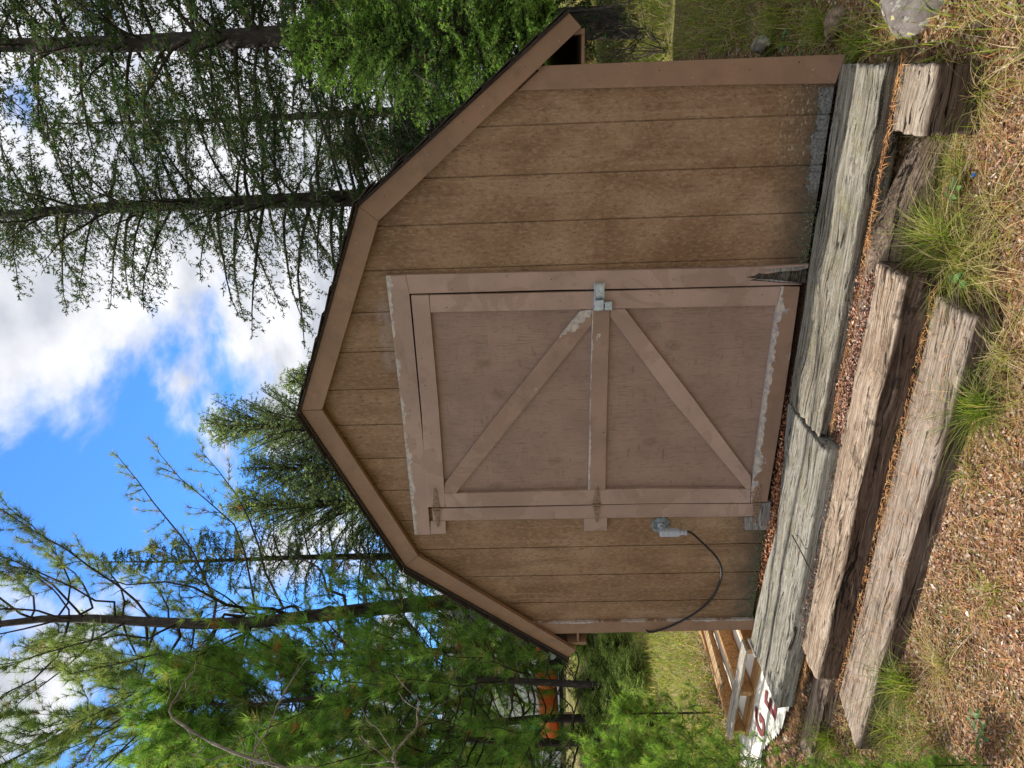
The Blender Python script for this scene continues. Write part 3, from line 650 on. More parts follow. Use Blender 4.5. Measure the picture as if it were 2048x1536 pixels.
    o = link(name, me, mat, loc=((x0+x1)/2, (yb+yf)/2, zt), rot=(roll, 0, yaw))
    tag(o, label, 'timber', group); return o
GT = 'landscape timbers stepped in front of the shed'
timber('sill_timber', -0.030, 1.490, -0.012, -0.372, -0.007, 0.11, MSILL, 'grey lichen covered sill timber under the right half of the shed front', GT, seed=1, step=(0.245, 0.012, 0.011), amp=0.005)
timber('sill_timber', -1.665, -0.045, -0.02, -0.470, -0.004, 0.10, MSIL2, 'pale grey sill timber with dark knots under the hinge side of the door', GT, seed=2, step=(0.13, 0.007, 0.006), amp=0.004,
       backcurve=((-1.7, -1.31, -0.76, -0.4, -0.04), (0.0, -.012, -.09, -.055, 0.02)))
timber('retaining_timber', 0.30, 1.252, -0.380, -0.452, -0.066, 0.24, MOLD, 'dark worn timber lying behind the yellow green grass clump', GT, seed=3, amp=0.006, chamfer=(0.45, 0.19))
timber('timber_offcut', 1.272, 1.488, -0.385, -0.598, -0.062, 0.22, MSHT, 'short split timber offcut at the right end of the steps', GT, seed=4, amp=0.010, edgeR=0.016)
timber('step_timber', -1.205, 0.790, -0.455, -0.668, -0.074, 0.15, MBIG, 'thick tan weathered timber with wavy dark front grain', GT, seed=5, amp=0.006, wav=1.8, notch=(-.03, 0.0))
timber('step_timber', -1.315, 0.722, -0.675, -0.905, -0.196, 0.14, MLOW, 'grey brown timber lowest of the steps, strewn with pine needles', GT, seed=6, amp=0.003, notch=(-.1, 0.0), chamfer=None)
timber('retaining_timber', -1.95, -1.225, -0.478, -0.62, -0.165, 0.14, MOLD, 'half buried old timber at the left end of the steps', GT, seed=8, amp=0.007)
TB = [(-0.05, 1.5, -.375, .3), (-1.67, -.04, -.475, .3), (.28, 1.26, -.455, -.375), (1.265, 1.495, -.60, -.38), (-1.21, .795, -.67, -.45), (-1.32, .728, -.91, -.67), (-1.96, -1.22, -.625, -.475), (-1.56, 1.56, -.03, 3.7)]
def blocked(x, y, pad=0.0):
    m = np.zeros(x.shape, bool)
    for a, b, c, d in TB: m |= (x > a-pad) & (x < b+pad) & (y > c-pad) & (y < d+pad)
    return m
#%%PART2
# ------------------------------------------------------------------ foliage generators
def blades(P, D, L, Wd, r, N2=None):
    """single triangles: base P, unit direction D, length L, width Wd"""
    n = len(P); q = r.normal(size=(n, 3)) if N2 is None else N2
    S = np.cross(D, q); S /= np.linalg.norm(S, axis=1)[:, None]+1e-9
    V = np.stack([P-S*(Wd/2)[:, None], P+S*(Wd/2)[:, None], P+D*L[:, None]], 1)
    return V
def unit(v): return v/(np.linalg.norm(v, axis=-1, keepdims=True)+1e-9)
def tubes(C, Rd, n=3):
    """C (B,m,3) polylines, Rd (B,m) radii -> verts, quads"""
    B, m, _ = C.shape; T = unit(np.gradient(C, axis=1)); ref = np.where(np.abs(T[..., 2:3]) < .9, np.array([0, 0, 1.]), np.array([1., 0, 0]))
    a = unit(np.cross(T, ref)); b = np.cross(T, a); q = np.arange(n)*2*math.pi/n
    V = C[:, :, None]+Rd[:, :, None, None]*(a[:, :, None]*np.cos(q)[None, None, :, None]+b[:, :, None]*np.sin(q)[None, None, :, None])
    base = (np.arange(B)[:, None, None]*m+np.arange(m-1)[None, :, None])*n; j = np.arange(n)[None, None]; j2 = (j+1) % n
    F = np.stack([base+j, base+j2, base+n+j2, base+n+j], -1).reshape(-1, 4)
    return V.reshape(-1, 3), F
def tone(n, r, cols, w=None, var=0.25):
    c = np.array(cols)[r.choice(len(cols), n, p=w)]
    return np.clip(c*(1+r.normal(size=(n, 1))*var*.6)*(1+r.normal(size=(n, 3))*var*.12), 0.004, 1)
def curve_branches(r, o, az, el, L, droop, m=7, wig=0.06):
    """polyline per branch"""
    t = np.linspace(0, 1, m)[None, :, None]; d = np.stack([np.cos(az)*np.cos(el), np.sin(az)*np.cos(el), np.sin(el)], -1)[:, None]
    C = o[:, None]+d*L[:, None, None]*t
    C[..., 2] += -droop[:, None]*L[:, None]*(t[..., 0]**1.6)
    w = np.cumsum(r.normal(size=(len(L), m, 3))*wig*L[:, None, None]/m, 1); w[:, 0] = 0
    return C+w
def along(C, k, t):
    """points and tangents at parameter t (..) of polyline index k"""
    m = C.shape[1]; s = np.clip(t, 0, .9999)*(m-1); i = s.astype(int); f = (s-i)[:, None]
    a = C[k, i]; b = C[k, i+1]; return a*(1-f)+b*f, unit(b-a)
FIRCOL = [(0.030, 0.062, 0.022), (0.045, 0.085, 0.028), (0.060, 0.098, 0.038), (0.10, 0.105, 0.045), (0.13, 0.10, 0.05)]
FIRW = [.3, .32, .22, .12, .04]
def fir_mesh(name, h, base, Lmax, whorl, per, seed, cols=FIRCOL, w=FIRW, sec=20, spr=7, bl=5, sl=0.075, droopk=0.30, elb=0.12, shape=0.75, top=0.02, fill=1.0, trunk_r=0.13, nwf=.2):
    r = np.random.default_rng(seed)
    zz = np.arange(base, h*0.985, whorl); B = []
    for z in zz:
        u = (z-base)/(h-base); n = max(3, int(per*(1-.4*u)+r.random()))
        a0 = r.random()*6.28
        for k in range(n): B.append((z+r.normal()*whorl*.3, a0+k*6.28/n+r.normal()*.25, u))
    B = np.array(B); u = B[:, 2]
    L = Lmax*(np.clip(1-u, 0, 1)**shape)*(0.72+0.45*r.random(len(B)))+top*h*.4; L *= np.where(u < .12, .8, 1)
    el = elb+0.75*u**1.5+r.normal(size=len(B))*.1
    o = np.stack([np.zeros(len(B)), np.zeros(len(B)), B[:, 0]], -1)
    C = curve_branches(r, o, B[:, 1], el, L, droopk*(1-.5*u)+r.random(len(B))*.12)
    rad = (0.008+0.010*L)[:, None]*np.linspace(1, .18, 7)[None]
    Vw, Fw = tubes(C, rad, 4)
    # trunk
    tz = np.linspace(-0.3, h, 14); tr = np.stack([np.sin(tz*.8+seed)*.02*tz*.3, np.cos(tz*.7+seed)*.02*tz*.3, tz], -1)
    Vt, Ft = tubes(tr[None], (trunk_r*(1-tz/h*.97)+.004)[None], 10)
    # secondary twigs
    nb = len(L); K = np.repeat(np.arange(nb), sec); J = np.tile(np.arange(sec), nb); t = (J+.5+r.normal(size=len(K))*.25)/sec*.92+.08
    t = np.clip(t, .06, .995); keep = r.random(len(K)) < np.clip(L[K]/Lmax*1.6+.35, 0, 1)*fill*np.clip((t*L[K])/.25+.15, 0, 1)
    K, t, J = K[keep], t[keep], J[keep]
    P, T = along(C, K, t); side = np.where((J % 2) == 0, 1, -1)
    hz = unit(np.cross(T, np.array([0, 0, 1.])))*side[:, None]
    D = unit(T*0.75+hz*(.85+.3*r.random((len(K), 1)))+np.array([0, 0, -1.])*(.16+.3*r.random((len(K), 1)))+r.normal(size=(len(K), 3))*.12)
    Ls = (0.10+0.30*L[K]*(1-t)**.7*(.6+.7*r.random(len(K)))); Ls = np.minimum(Ls, 0.75)
    tw = blades(P, D, Ls, np.full(len(K), 0.010), r)
    ctw = tone(len(K), r, [(0.05, 0.04, 0.03), (0.07, 0.055, 0.045)])
    # sprigs on the twigs
    K2 = np.repeat(np.arange(len(K)), spr); s = (np.tile(np.arange(spr), len(K))+r.random(len(K2)))/spr
    kp = r.random(len(K2)) < np.clip(Ls[K2]/(sl*spr*.75), .25, 1); K2, s = K2[kp], s[kp]
    P2 = P[K2]+D[K2]*(Ls[K2]*s)[:, None]; P2[:, 2] -= (Ls[K2]*s)**2*.35
    sd = np.where(r.random(len(K2)) < .5, 1, -1)[:, None]; lat = unit(np.cross(D[K2], np.array([0, 0, 1.])+r.normal(size=(len(K2), 3))*.5))
    D2 = unit(D[K2]*.8+lat*sd*.75+r.normal(size=(len(K2), 3))*.28+np.array([0, 0, -.12]))
    n3 = len(K2)*bl; K3 = np.repeat(np.arange(len(K2)), bl); q = np.tile(np.arange(bl), len(K2))/bl
    l3 = sl*(.7+.6*r.random(n3)); P3 = P2[K3]+D2[K3]*(q*sl*.8)[:, None]; D3 = unit(D2[K3]*.9+r.normal(size=(n3, 3))*.75)
    nd = blades(P3, D3, l3*.62, np.full(n3, sl*nwf*1.25), r)
    cb_ = tone(len(K2), r, cols, w); cn = np.clip(cb_[K3]*(1+r.normal(size=(n3, 1))*.18), .003, 1)
    V = np.vstack([tw.reshape(-1, 3), nd.reshape(-1, 3)]); F = np.arange(len(V)).reshape(-1, 3)
    crown = npmesh(name+'_crown', V, F, cols=np.vstack([ctw, cn]))
    wood = npmesh(name+'_limbs', Vw, Fw, smooth=True); trunk = npmesh(name+'_trunk', Vt, Ft, smooth=True)
    return dict(crown=crown, limbs=wood, trunk=trunk)
PINCOL = [(0.13, 0.26, 0.05), (0.19, 0.34, 0.065), (0.27, 0.41, 0.095), (0.07, 0.13, 0.035), (0.33, 0.32, 0.12)]
def pine_mesh(name, h, base, Lmax, nb, seed, cols=PINCOL, w=(.25, .33, .22, .12, .08), subs=7, tuf=3, bl=46, nl=0.14, nw=0.0045, trunk_r=0.12, lean=(0, 0), dead=0, updir=0.5, bare=0.35, bend=0.0, topz=None, dark=1.0, rust=0.015, shape=0.55, addL=.25, subL=1.0, lr=1.0):
    r = np.random.default_rng(seed)
    tz = np.linspace(-0.3, h, 16)
    tr = np.stack([lean[0]*tz+bend*np.sin(tz*1.1+seed)*.25*tz/h*2, lean[1]*tz+bend*np.cos(tz*.9+seed)*.2*tz/h*2, tz], -1)
    Vt, Ft = tubes(tr[None], (trunk_r*(1-np.clip(tz/h, 0, 1)*.85)+.006)[None], 12)
    z = base+(h-base)*np.sort(r.random(nb)**.9); u = (z-base)/(h-base)
    az = np.arange(nb)*2.4+r.normal(size=nb)*.4
    L = Lmax*(1-u)**shape*(.6+.6*r.random(nb))+addL; el = updir*(.25+.9*u)+r.normal(size=nb)*.15
    o = np.stack([np.interp(z, tz, tr[:, 0]), np.interp(z, tz, tr[:, 1]), z], -1)
    C = curve_branches(r, o, az, el, L, -0.25-r.random(nb)*.25, m=8, wig=.22)
    C[..., 2] -= (np.linspace(0, 1, 8)[None]*(1-np.linspace(0, 1, 8)[None]))*L[:, None]*.9*.5
    Vb, Fb = tubes(C, (0.008+.0085*L)[:, None]*lr*np.linspace(1, .22, 8)[None], 5)
    K = np.repeat(np.arange(nb), subs); t = bare+(1-bare)*(np.tile(np.arange(subs), nb)+r.random(nb*subs))/subs; t = np.clip(t, 0, .999)
    P, T = along(C, K, t)
    D = unit(T*.8+r.normal(size=(len(K), 3))*.55+np.array([0, 0, .45])); Ls = (.12+.30*L[K]*(1.15-t)*r.random(len(K)))*subL
    t2 = np.linspace(0, 1, 5)[None, :, None]; C2 = P[:, None]+D[:, None]*Ls[:, None, None]*t2; C2[..., 2] += (t2[..., 0]**2)*Ls[:, None]*.3
    C2 += np.cumsum(r.normal(size=C2.shape)*.02, 1)*t2
    Vs, Fs_ = tubes(C2, np.full((len(K), 5), .0042*lr)*np.linspace(1, .6, 5)[None]*(1+L[K]*.3)[:, None], 3)
    live = r.random(len(K)) > dead
    # tufts near the ends of sub-branches
    Kt = np.repeat(np.where(live)[0], tuf); tt = 1-np.tile(np.arange(tuf), live.sum())*(.22)*(1+r.random(len(Kt))*.3); tt = np.clip(tt, .15, .999)
    Pt, Tt = along(C2, Kt, tt)
    n = len(Kt)*bl; Kb = np.repeat(np.arange(len(Kt)), bl)
    dirs = unit(Tt[Kb]*.75+unit(r.normal(size=(n, 3)))*.85+np.array([0, 0, .12])); ln = nl*(.65+.5*r.random(n))
    back = r.random(n)*.045; Pb = Pt[Kb]-Tt[Kb]*back[:, None]
    nd = blades(Pb, dirs, ln, np.full(n, nw), r)
    ct = tone(len(Kt), r, cols, list(w))*dark; rs = r.random(len(Kt)) < rust; ct[rs] = (0.30, 0.13, 0.045)
    cn = np.clip(ct[Kb]*(1+r.normal(size=(n, 1))*.15), .003, 1)
    V = nd.reshape(-1, 3); crown = npmesh(name+'_crown', V, np.arange(len(V)).reshape(-1, 3), cols=cn)
    Vl = np.vstack([Vb, Vs]); limbs = npmesh(name+'_limbs', Vl, np.vstack([Fb, Fs_+len(Vb)]), smooth=True)
    return dict(crown=crown, limbs=limbs, trunk=npmesh(name+'_trunk', Vt, Ft, smooth=True))
def plant_tree(kind, ms, x, y, label, cat='tree', group=None, s=1.0, rz=0.0, bark=None, fol=None, z=None, tilt=(0, 0), sz=None):
    e = empty(kind, (x, y, gz(x, y) if z is None else z), label, cat, group); e.rotation_euler = (tilt[0], tilt[1], rz); e.scale = (s, s, s if sz is None else sz)
    for k, mt in (('trunk', bark or MBK1), ('limbs', bark or MBK1), ('crown', fol or MFOL)):
        if k in ms: link(k, ms[k], mt, e)
    return e
def xy(yi, dist, xi=1061):
    p = PD(xi, yi, dist); return float(p[0]), float(p[1])
def htop(xi, yi, dist):                # height z whose top is seen at xi
    return float(PD(xi, yi, dist)[2])

GCON = 'conifers standing behind the shed'
firA = fir_mesh('fir_a', 15.0, 0.9, 2.7, 0.34, 6, 21, sec=38, spr=15, bl=4, sl=.085, droopk=.35, elb=.22, fill=.72, trunk_r=.17, nwf=.19, cols=[(0.030, 0.055, 0.024), (0.042, 0.072, 0.030), (0.055, 0.085, 0.038), (0.09, 0.09, 0.045), (0.11, 0.085, 0.045)])
firB = fir_mesh('fir_b', 13.0, 0.8, 2.4, 0.32, 6, 22, sec=36, spr=15, bl=4, sl=.085, droopk=.42, elb=.2, fill=.72, trunk_r=.15, nwf=.19)
firC = fir_mesh('fir_c', 6.8, 0.4, 2.2, 0.17, 9, 23, cols=[(0.17, 0.25, 0.13), (0.23, 0.32, 0.155), (0.30, 0.36, 0.18), (0.32, 0.28, 0.15)], w=[.35, .35, .2, .1], sec=30, spr=13, bl=4, sl=.065, droopk=.10, elb=.55, fill=.5, trunk_r=.09, shape=.42)
firD = fir_mesh('fir_d', 3.9, 1.0, 1.4, 0.11, 9, 24, cols=[(0.16, 0.29, 0.06), (0.23, 0.39, 0.08), (0.30, 0.42, 0.11), (0.10, 0.18, 0.05)], w=[.3, .35, .2, .15], sec=26, spr=11, bl=5, sl=.042, droopk=.15, elb=.30, fill=1.0, trunk_r=.05, shape=.6)
# right-hand side
x, y = xy(372, 11.0); plant_tree('fir_tree', firA, x, y, 'tall dark fir whose bare trunk rises just right of the roof break', group=GCON, rz=.6, tilt=(0.0, -0.02))
x, y = xy(48, 9.6); plant_tree('fir_tree', firB, x, y, 'tall dark fir with the thick trunk nearest the right edge', group=GCON, rz=2.0, s=1.12)
x, y = xy(-170, 11.5); plant_tree('fir_tree', firA, x, y, 'dark fir reaching in from beyond the right edge', group=GCON, rz=3.3, s=1.05)
x, y = xy(215, 17); plant_tree('fir_tree', firB, x, y, 'smaller looking fir far behind between the two tall dark firs', group=GCON, rz=4.3, s=1.0)
x, y = xy(75, 8.1); plant_tree('young_fir', firD, x, y, 'bright green bushy young fir behind the right wall of the shed', group=None, rz=1.0, s=.98)
x, y = xy(-75, 10.5); plant_tree('young_fir', firD, x, y, 'young fir behind the bright one at the right edge', rz=2.6, s=1.2)
x, y = xy(285, 11.5); plant_tree('young_fir', firC, x, y, 'half hidden fir showing above the right roof slope', rz=2.2, s=.62)
# behind the ridge and left of it
x, y = xy(838, 15.5); plant_tree('fir_tree', firC, x, y, 'pointed fir whose tip stands above the roof peak', group=GCON, rz=.3, s=1.24)
x, y = xy(748, 16.5); plant_tree('fir_tree', firC, x, y, 'fir hidden to its tip behind the right side of the roof peak', group=GCON, rz=3.3, s=1.02)
x, y = xy(1000, 16.5); plant_tree('fir_tree', firC, x, y, 'broad fir just left of the roof peak', group=GCON, rz=2.3, s=1.22)
x, y = xy(925, 14.8); plant_tree('fir_tree', firC, x, y, 'green fir filling the space above the left roof slope', group=GCON, rz=4.4, s=1.06)
x, y = xy(1108, 16); plant_tree('fir_tree', firB, x, y, 'slim dark fir behind the pine trunk', group=GCON, rz=1.3, s=.88)
x, y = xy(1300, 17); plant_tree('fir_tree', firB, x, y, 'distant dark fir left of the pine trunk', group=GCON, rz=5.3, s=.70)
x, y = xy(1560, 19); plant_tree('fir_tree', firA, x, y, 'distant dark fir near the left edge', group=GCON, rz=4.1, s=.62)
x, y = xy(700, 30); plant_tree('fir_tree', firB, x, y, 'far fir hidden mostly by the shed roof', group=GCON, rz=.9, s=.5)
GP = 'long needled pines left of the shed'
pinA = pine_mesh('pine_a', 10.5, 4.4, 2.3, 70, 31, subs=14, tuf=4, bl=24, lr=.7, trunk_r=.115, bare=.35, bend=.3, updir=.75, nl=.135, nw=.006, cols=[(0.16, 0.22, 0.085), (0.21, 0.28, 0.10), (0.27, 0.32, 0.13), (0.10, 0.14, 0.06), (0.33, 0.27, 0.14)])
x, y = xy(1192, 12.4); plant_tree('pine_tree', pinA, x, y, 'big pine with thick dark straight trunk left of the roof', group=GP, bark=MBK2, rz=.4, tilt=(0.0, -.045), s=1.33)
# bare lower limbs of the big pine
def bare_limbs(name, parent, seed, zs, L, mat, h0=0.0):
    r = np.random.default_rng(seed); nb = len(zs)
    az = r.random(nb)*6.28; o = np.stack([np.zeros(nb), np.zeros(nb), np.array(zs)], -1)
    C = curve_branches(r, o, az, r.normal(size=nb)*.2+.25, np.full(nb, L)*(.5+.8*r.random(nb)), -.5*np.ones(nb), m=9, wig=.35)
    V, F = tubes(C, np.full((nb, 1), .024)*np.linspace(1, .2, 9)[None], 5)
    K = np.repeat(np.arange(nb), 9); P, T = along(C, K, .25+.74*r.random(len(K))); D = unit(T+r.normal(size=(len(K), 3))*.8); ll = .2+.5*r.random(len(K))
    C2 = P[:, None]+D[:, None]*ll[:, None, None]*np.linspace(0, 1, 5)[None, :, None]+np.cumsum(r.normal(size=(len(K), 5, 3))*.03, 1)
    V2, F2 = tubes(C2, np.full((len(K), 5), .006)*np.linspace(1, .4, 5), 3)
    me = npmesh(name, np.vstack([V, V2]), np.vstack([F, F2+len(V)]), smooth=True); return link(name, me, mat, parent)
big = bpy.data.objects['pine_tree']; bare_limbs('bare_limb', big, 41, [2.6, 3.1, 3.4, 3.9, 4.2, 4.6, 4.8, 5.1, 5.4, 5.7], 1.5, MBK2)
pinB = pine_mesh('pine_b', 5.0, 0.3, 1.65, 74, 32, subs=13, tuf=4, bl=28, lr=.6, trunk_r=.036, bare=.30, bend=.6, updir=.55, nl=.13, nw=.006)
pinC = pine_mesh('pine_c', 8.0, 0.9, 2.1, 84, 33, subs=13, tuf=4, bl=26, lr=.6, trunk_r=.048, bare=.32, bend=1.0, updir=.7, nl=.135, nw=.006, cols=[(0.16, 0.24, 0.075), (0.21, 0.30, 0.09), (0.27, 0.34, 0.12), (0.10, 0.15, 0.055), (0.33, 0.29, 0.14)])
x, y = xy(1372, 11.5); plant_tree('pine_tree', pinB, x, y, 'bright green bushy pine just beyond the left eave', group=GP, bark=MBK2, rz=1.4, s=1.36)
x, y = xy(1485, 12.6); plant_tree('pine_tree', pinB, x, y, 'bushy green pine between the dead saplings', group=GP, bark=MBK2, rz=2.5, s=1.4)
x, y = xy(1440, 13.5); plant_tree('pine_tree', pinC, x, y, 'crooked pine with bending dark trunk near the left edge', group=GP, bark=MBK2, rz=.5, s=1.35)
x, y = xy(1600, 14.0); plant_tree('pine_tree', pinB, x, y, 'green pine cut by the left edge of the view', group=GP, bark=MBK2, rz=3.4, s=1.6)
x, y = xy(1690, 17); plant_tree('pine_tree', pinC, x, y, 'tall pine beyond the left edge, its crown reaching in', group=GP, bark=MBK2, rz=2.0, s=1.2)
x, y = xy(1490, 19); plant_tree('pine_tree', pinB, x, y, 'distant pine seen below the crooked pine crown', group=GP, bark=MBK2, rz=5.0, s=.95)
# dead grey sapling poles leaning in the pines
def pole(pts, label, rad, seed, name='dead_sapling'):
    r = np.random.default_rng(seed); P = smooth_path(pts, 26)+np.cumsum(r.normal(size=(26, 3))*.006, 0)
    V, F = tubes(P[None], (rad*np.linspace(1, .3, 26))[None], 7); nbr = 9; K = np.zeros(nbr, int); Q, T = along(P[None], K, .25+.7*r.random(nbr)); D = unit(T+r.normal(size=(nbr, 3))*.6)
    ll = .15+.4*r.random(nbr); C2 = Q[:, None]+D[:, None]*ll[:, None, None]*np.linspace(0, 1, 5)[None, :, None]+np.cumsum(r.normal(size=(nbr, 5, 3))*.02, 1)
    V2, F2 = tubes(C2, np.full((nbr, 5), rad*.3)*np.linspace(1, .4, 5), 4)
    b = P[0]; me = npmesh(name, np.vstack([V, V2])-b, np.vstack([F, F2+len(V)]), smooth=True)
    o = link(name, me, MBKG, loc=tuple(b)); return tag(o, label, 'dead tree', 'dead grey saplings among the pines')
def dpt(lst): return [tuple(PD(a, b, d)) for a, b, d in lst]
b0 = xy(1545, 4.9); pole([(b0[0], b0[1], gz(*b0)-.05)]+dpt([(700, 1545, 4.9), (560, 1536, 4.9), (340, 1440, 5.0), (370, 1345, 5.1)]), 'long pale dead sapling arching up at the left edge', .018, 51)
b0 = xy(1560, 5.2); pole([(b0[0], b0[1], gz(*b0)-.05)]+dpt([(900, 1555, 5.2), (800, 1510, 5.2), (845, 1455, 5.3), (850, 1410, 5.4)]), 'short forked dead sapling in front of the bushy pine', .014, 52)
b0 = xy(1590, 5.6); pole([(b0[0], b0[1], gz(*b0)-.05)]+dpt([(600, 1580, 5.6), (500, 1530, 5.6), (540, 1450, 5.7), (580, 1375, 5.8)]), 'thin dead sapling with side twigs above the forked one', .013, 53)

# low green shrubs on the left and right
shr_m = fir_mesh('shrub', 0.85, 0.02, .55, 0.07, 8, 61, cols=[(0.20, 0.33, 0.07), (0.27, 0.40, 0.09), (0.34, 0.42, 0.11), (0.36, 0.33, 0.12)], w=[.3, .35, .25, .1], sec=12, spr=5, bl=4, sl=.045, droopk=.05, elb=.5, fill=1.0, trunk_r=.012, shape=.35)
sapl = pine_mesh('sapling', 0.80, 0.06, .20, 26, 62, subs=6, tuf=3, bl=40, addL=.05, subL=.35, lr=.35, nl=.042, nw=.0022, trunk_r=.004, bare=.15, updir=.7, cols=[(0.15, 0.28, 0.05), (0.22, 0.36, 0.06), (0.29, 0.40, 0.09), (0.11, 0.19, 0.04), (0.32, 0.33, 0.11)], rust=.0)
rs = np.random.default_rng(63)
for i, (yi, d, s) in enumerate([(1290, 9.5, 1.0), (1345, 8.6, .9), (1400, 9.4, 1.1), (1462, 8.2, .9), (1330, 11, 1.1), (1425, 11.5, 1.2), (1240, 11, 1.0), (1510, 9.5, 1.1), (1380, 13, 1.3), (1470, 14, 1.4), (1290, 14, 1.3)]):
    x, y = xy(yi, d); where = ['below the left eave', 'left of the eave shrub', 'in front of the orange machine', 'right of the bright saplings', 'behind the eave shrub', 'beside the orange machine wheel', 'against the hidden left wall line', 'near the left edge', 'far behind at the tree line', 'far left at the tree line', 'far back under the eave'][i]
    plant_tree('shrub', {k: shr_m[k] for k in ('crown', 'limbs')}, x, y, 'low green juniper like shrub '+where, 'shrub', 'low shrubs at the edge of the clearing', s=s*.8, rz=rs.random()*6, sz=s*.42)
for i, (yi, d, s, lab) in enumerate([(1500, 5.2, 1.0, 'bright green pine sapling, tallest of those left of the pallet'), (1545, 4.5, 1.0, 'leafy pine sapling at the left edge behind the pallet'), (1525, 5.4, 1.2, 'pine sapling behind the leafy one at the left edge'), (1430, 5.8, .9, 'small pine sapling farther back between pallet and shrubs'),
                                     (1552, 3.7, .42, 'little pine seedling at the left edge beyond the white cloth'), (1560, 2.9, .36, 'pine seedling growing beside the white cloth')]):
    x, y = xy(yi, d); plant_tree('pine_sapling', sapl, x, y, lab, 'sapling', 'pine saplings left of the shed', s=s, rz=i*1.7, bark=MBK2)
for i, (xi_, yi_, zz, s, lab) in enumerate([(1700, 1545, -.3, .36, 'small pine seedling in front of the lowest timber left end'), (1880, 1548, -.34, .36, 'feathery pine seedling at the lower left of the litter'), (2015, 1530, -.36, .26, 'low pine seedling nearest the viewer at left')]):
    p = PZ(xi_, yi_, zz); plant_tree('pine_sapling', sapl, float(p[0]), float(p[1]), lab, 'sapling', 'pine saplings left of the shed', s=s, rz=i*2.1+.4, bark=MBK2)
# right side: bare shrub and tan box beyond the shed
x, y = xy(70, 12.5)
def twig_shrub(x, y, h, n, seed, label):
    r = np.random.default_rng(seed); o = np.zeros((n, 3)); C = curve_branches(r, o, r.random(n)*6.28, .9+r.normal(size=n)*.3, np.full(n, h)*(.6+.6*r.random(n)), np.zeros(n), m=8, wig=.3)
    V, F = tubes(C, np.full((n, 8), .007)*np.linspace(1, .25, 8), 4); K = np.repeat(np.arange(n), 7); P, T = along(C, K, .25+.75*r.random(len(K))); D = unit(T+r.normal(size=(len(K), 3))*.7)
    C2 = P[:, None]+D[:, None]*(h*.35*r.random(len(K)))[:, None, None]*np.linspace(0, 1, 4)[None, :, None]; V2, F2 = tubes(C2, np.full((len(K), 4), .003), 3)
    o_ = link('bare_shrub', npmesh('bare_shrub', np.vstack([V, V2]), np.vstack([F, F2+len(V)]), smooth=True), MBK2, loc=(x, y, gz(x, y))); tag(o_, label, 'shrub')
bx_, by_ = xy(100, 13.0)
bxe = empty('wooden_crate', (bx_+.02, by_, gz(bx_, by_)), 'tan plywood crate standing on the grass beyond the right eave', 'crate')
MTAN = mat_simple('plywood', (0.42, 0.30, 0.16), .7, sc=12)
box('crate_body', (-.30, -.18, 0), (.30, .18, .52), MTAN, bxe); box('crate_lid', (-.32, -.20, .523), (.32, .20, .56), MTAN, bxe)
for k in (-.24, .24): box('batten', (k-.03, -.2, .02), (k+.03, -.183, .51), MTAN, bxe)
x, y = xy(78, 8.2); twig_shrub(x, y, .8, 8, 71, 'leafless twiggy shrub past the right wall of the shed')
x, y = xy(112, 6.9); twig_shrub(x, y, .65, 9, 72, 'small bare shrub close to the back corner of the shed')

# ------------------------------------------------------------------ far building and the orange machine
MWHT = mat_simple('white_siding_paint', (0.62, 0.64, 0.66), .6, var=.06); MROOF = mat_simple('grey_roofing', (0.10, 0.10, 0.11), .9)
hx, hy = xy(1420, 27)
hs = empty('house', (hx, hy, gz(hx, hy)-.2), 'pale sided house glimpsed through the pines behind the orange machine', 'house'); hs.rotation_euler = (0, 0, .45)
for k in range(14): box('siding_board', (-4.5, -.02-(k % 2)*.004, .3+k*.2), (4.5, .03, .3+k*.2+.19), MWHT, hs, bev=0)
box('wall', (-4.48, .04, .1), (4.48, 6, 3.1), MWHT, hs, bev=0)
for wx in (-2.6, 1.8):
    wf = box('window', (wx, -.06, 1.3), (wx+1.2, .0, 2.3), MROOF, hs); box('pane', (-.54, -.04, -.44), (.54, -.033, .44), mat_simple('window_glass', (0.05, 0.07, 0.09), .08, bump=0), wf, bev=0)
def gable():
    V = np.array([(-4.8, -.5, 3.05), (4.8, -.5, 3.05), (4.8, 6.5, 3.05), (-4.8, 6.5, 3.05), (-4.8, 3, 4.9), (4.8, 3, 4.9)]); 
    return link('roof', npmesh('roof', V, [np.array([(0, 1, 5, 4), (2, 3, 4, 5), (0, 3, 2, 1)]), np.array([(1, 2, 5), (3, 0, 4)])]), MROOF, hs)
gable()
MORG = mat_simple('orange_enamel', (0.72, 0.13, 0.025), .45, var=.12, sc=9, bump=.1); MTYR = mat_simple('tyre_rubber', (0.018, 0.018, 0.02), .8, bump=.1)
ox_, oy_ = xy(1395, 16.5)
zb = float(PD(1122, 1395, 16.5)[2])
om = empty('orange_machine', (ox_, oy_, zb), 'rusty orange machine with a long tank body, black frame and wheel under the pines', 'machine'); om.rotation_euler = (0, 0, .43)
mpx = 16.5/1345
cyl('tank', (-.30, 0, .28), (1, 0, .04), .22, 1.05, MORG, om, bev=.03); cyl('tank', (.50, 0, .30), (1, 0, .02), .25, .46, MORG, om, bev=.04)
box('frame', (.74, -.28, -.02), (.84, .28, .52), MTYR, om); box('skid', (-.85, -.2, -.04), (.8, .2, .03), MTYR, om); box('engine', (-1.12, -.16, .02), (-.86, .16, .40), MTYR, om)
wh = cyl('wheel', (1.08, -.22, .20), (0, 1, 0), .24, .12, MTYR, om, bev=.03); cyl('rim', (0, -.065, 0), (0, 1, 0), .12, .03, MGAL, wh)
cyl('hub', (1.08, 0, .42), (1, 0, 0), .10, .35, MORG, om)
MTEAL = mat_simple('teal_plastic', (0.02, 0.42, 0.45), .5); bk = xy(1462, 19); zz_ = float(PD(1082, 1462, 19)[2])
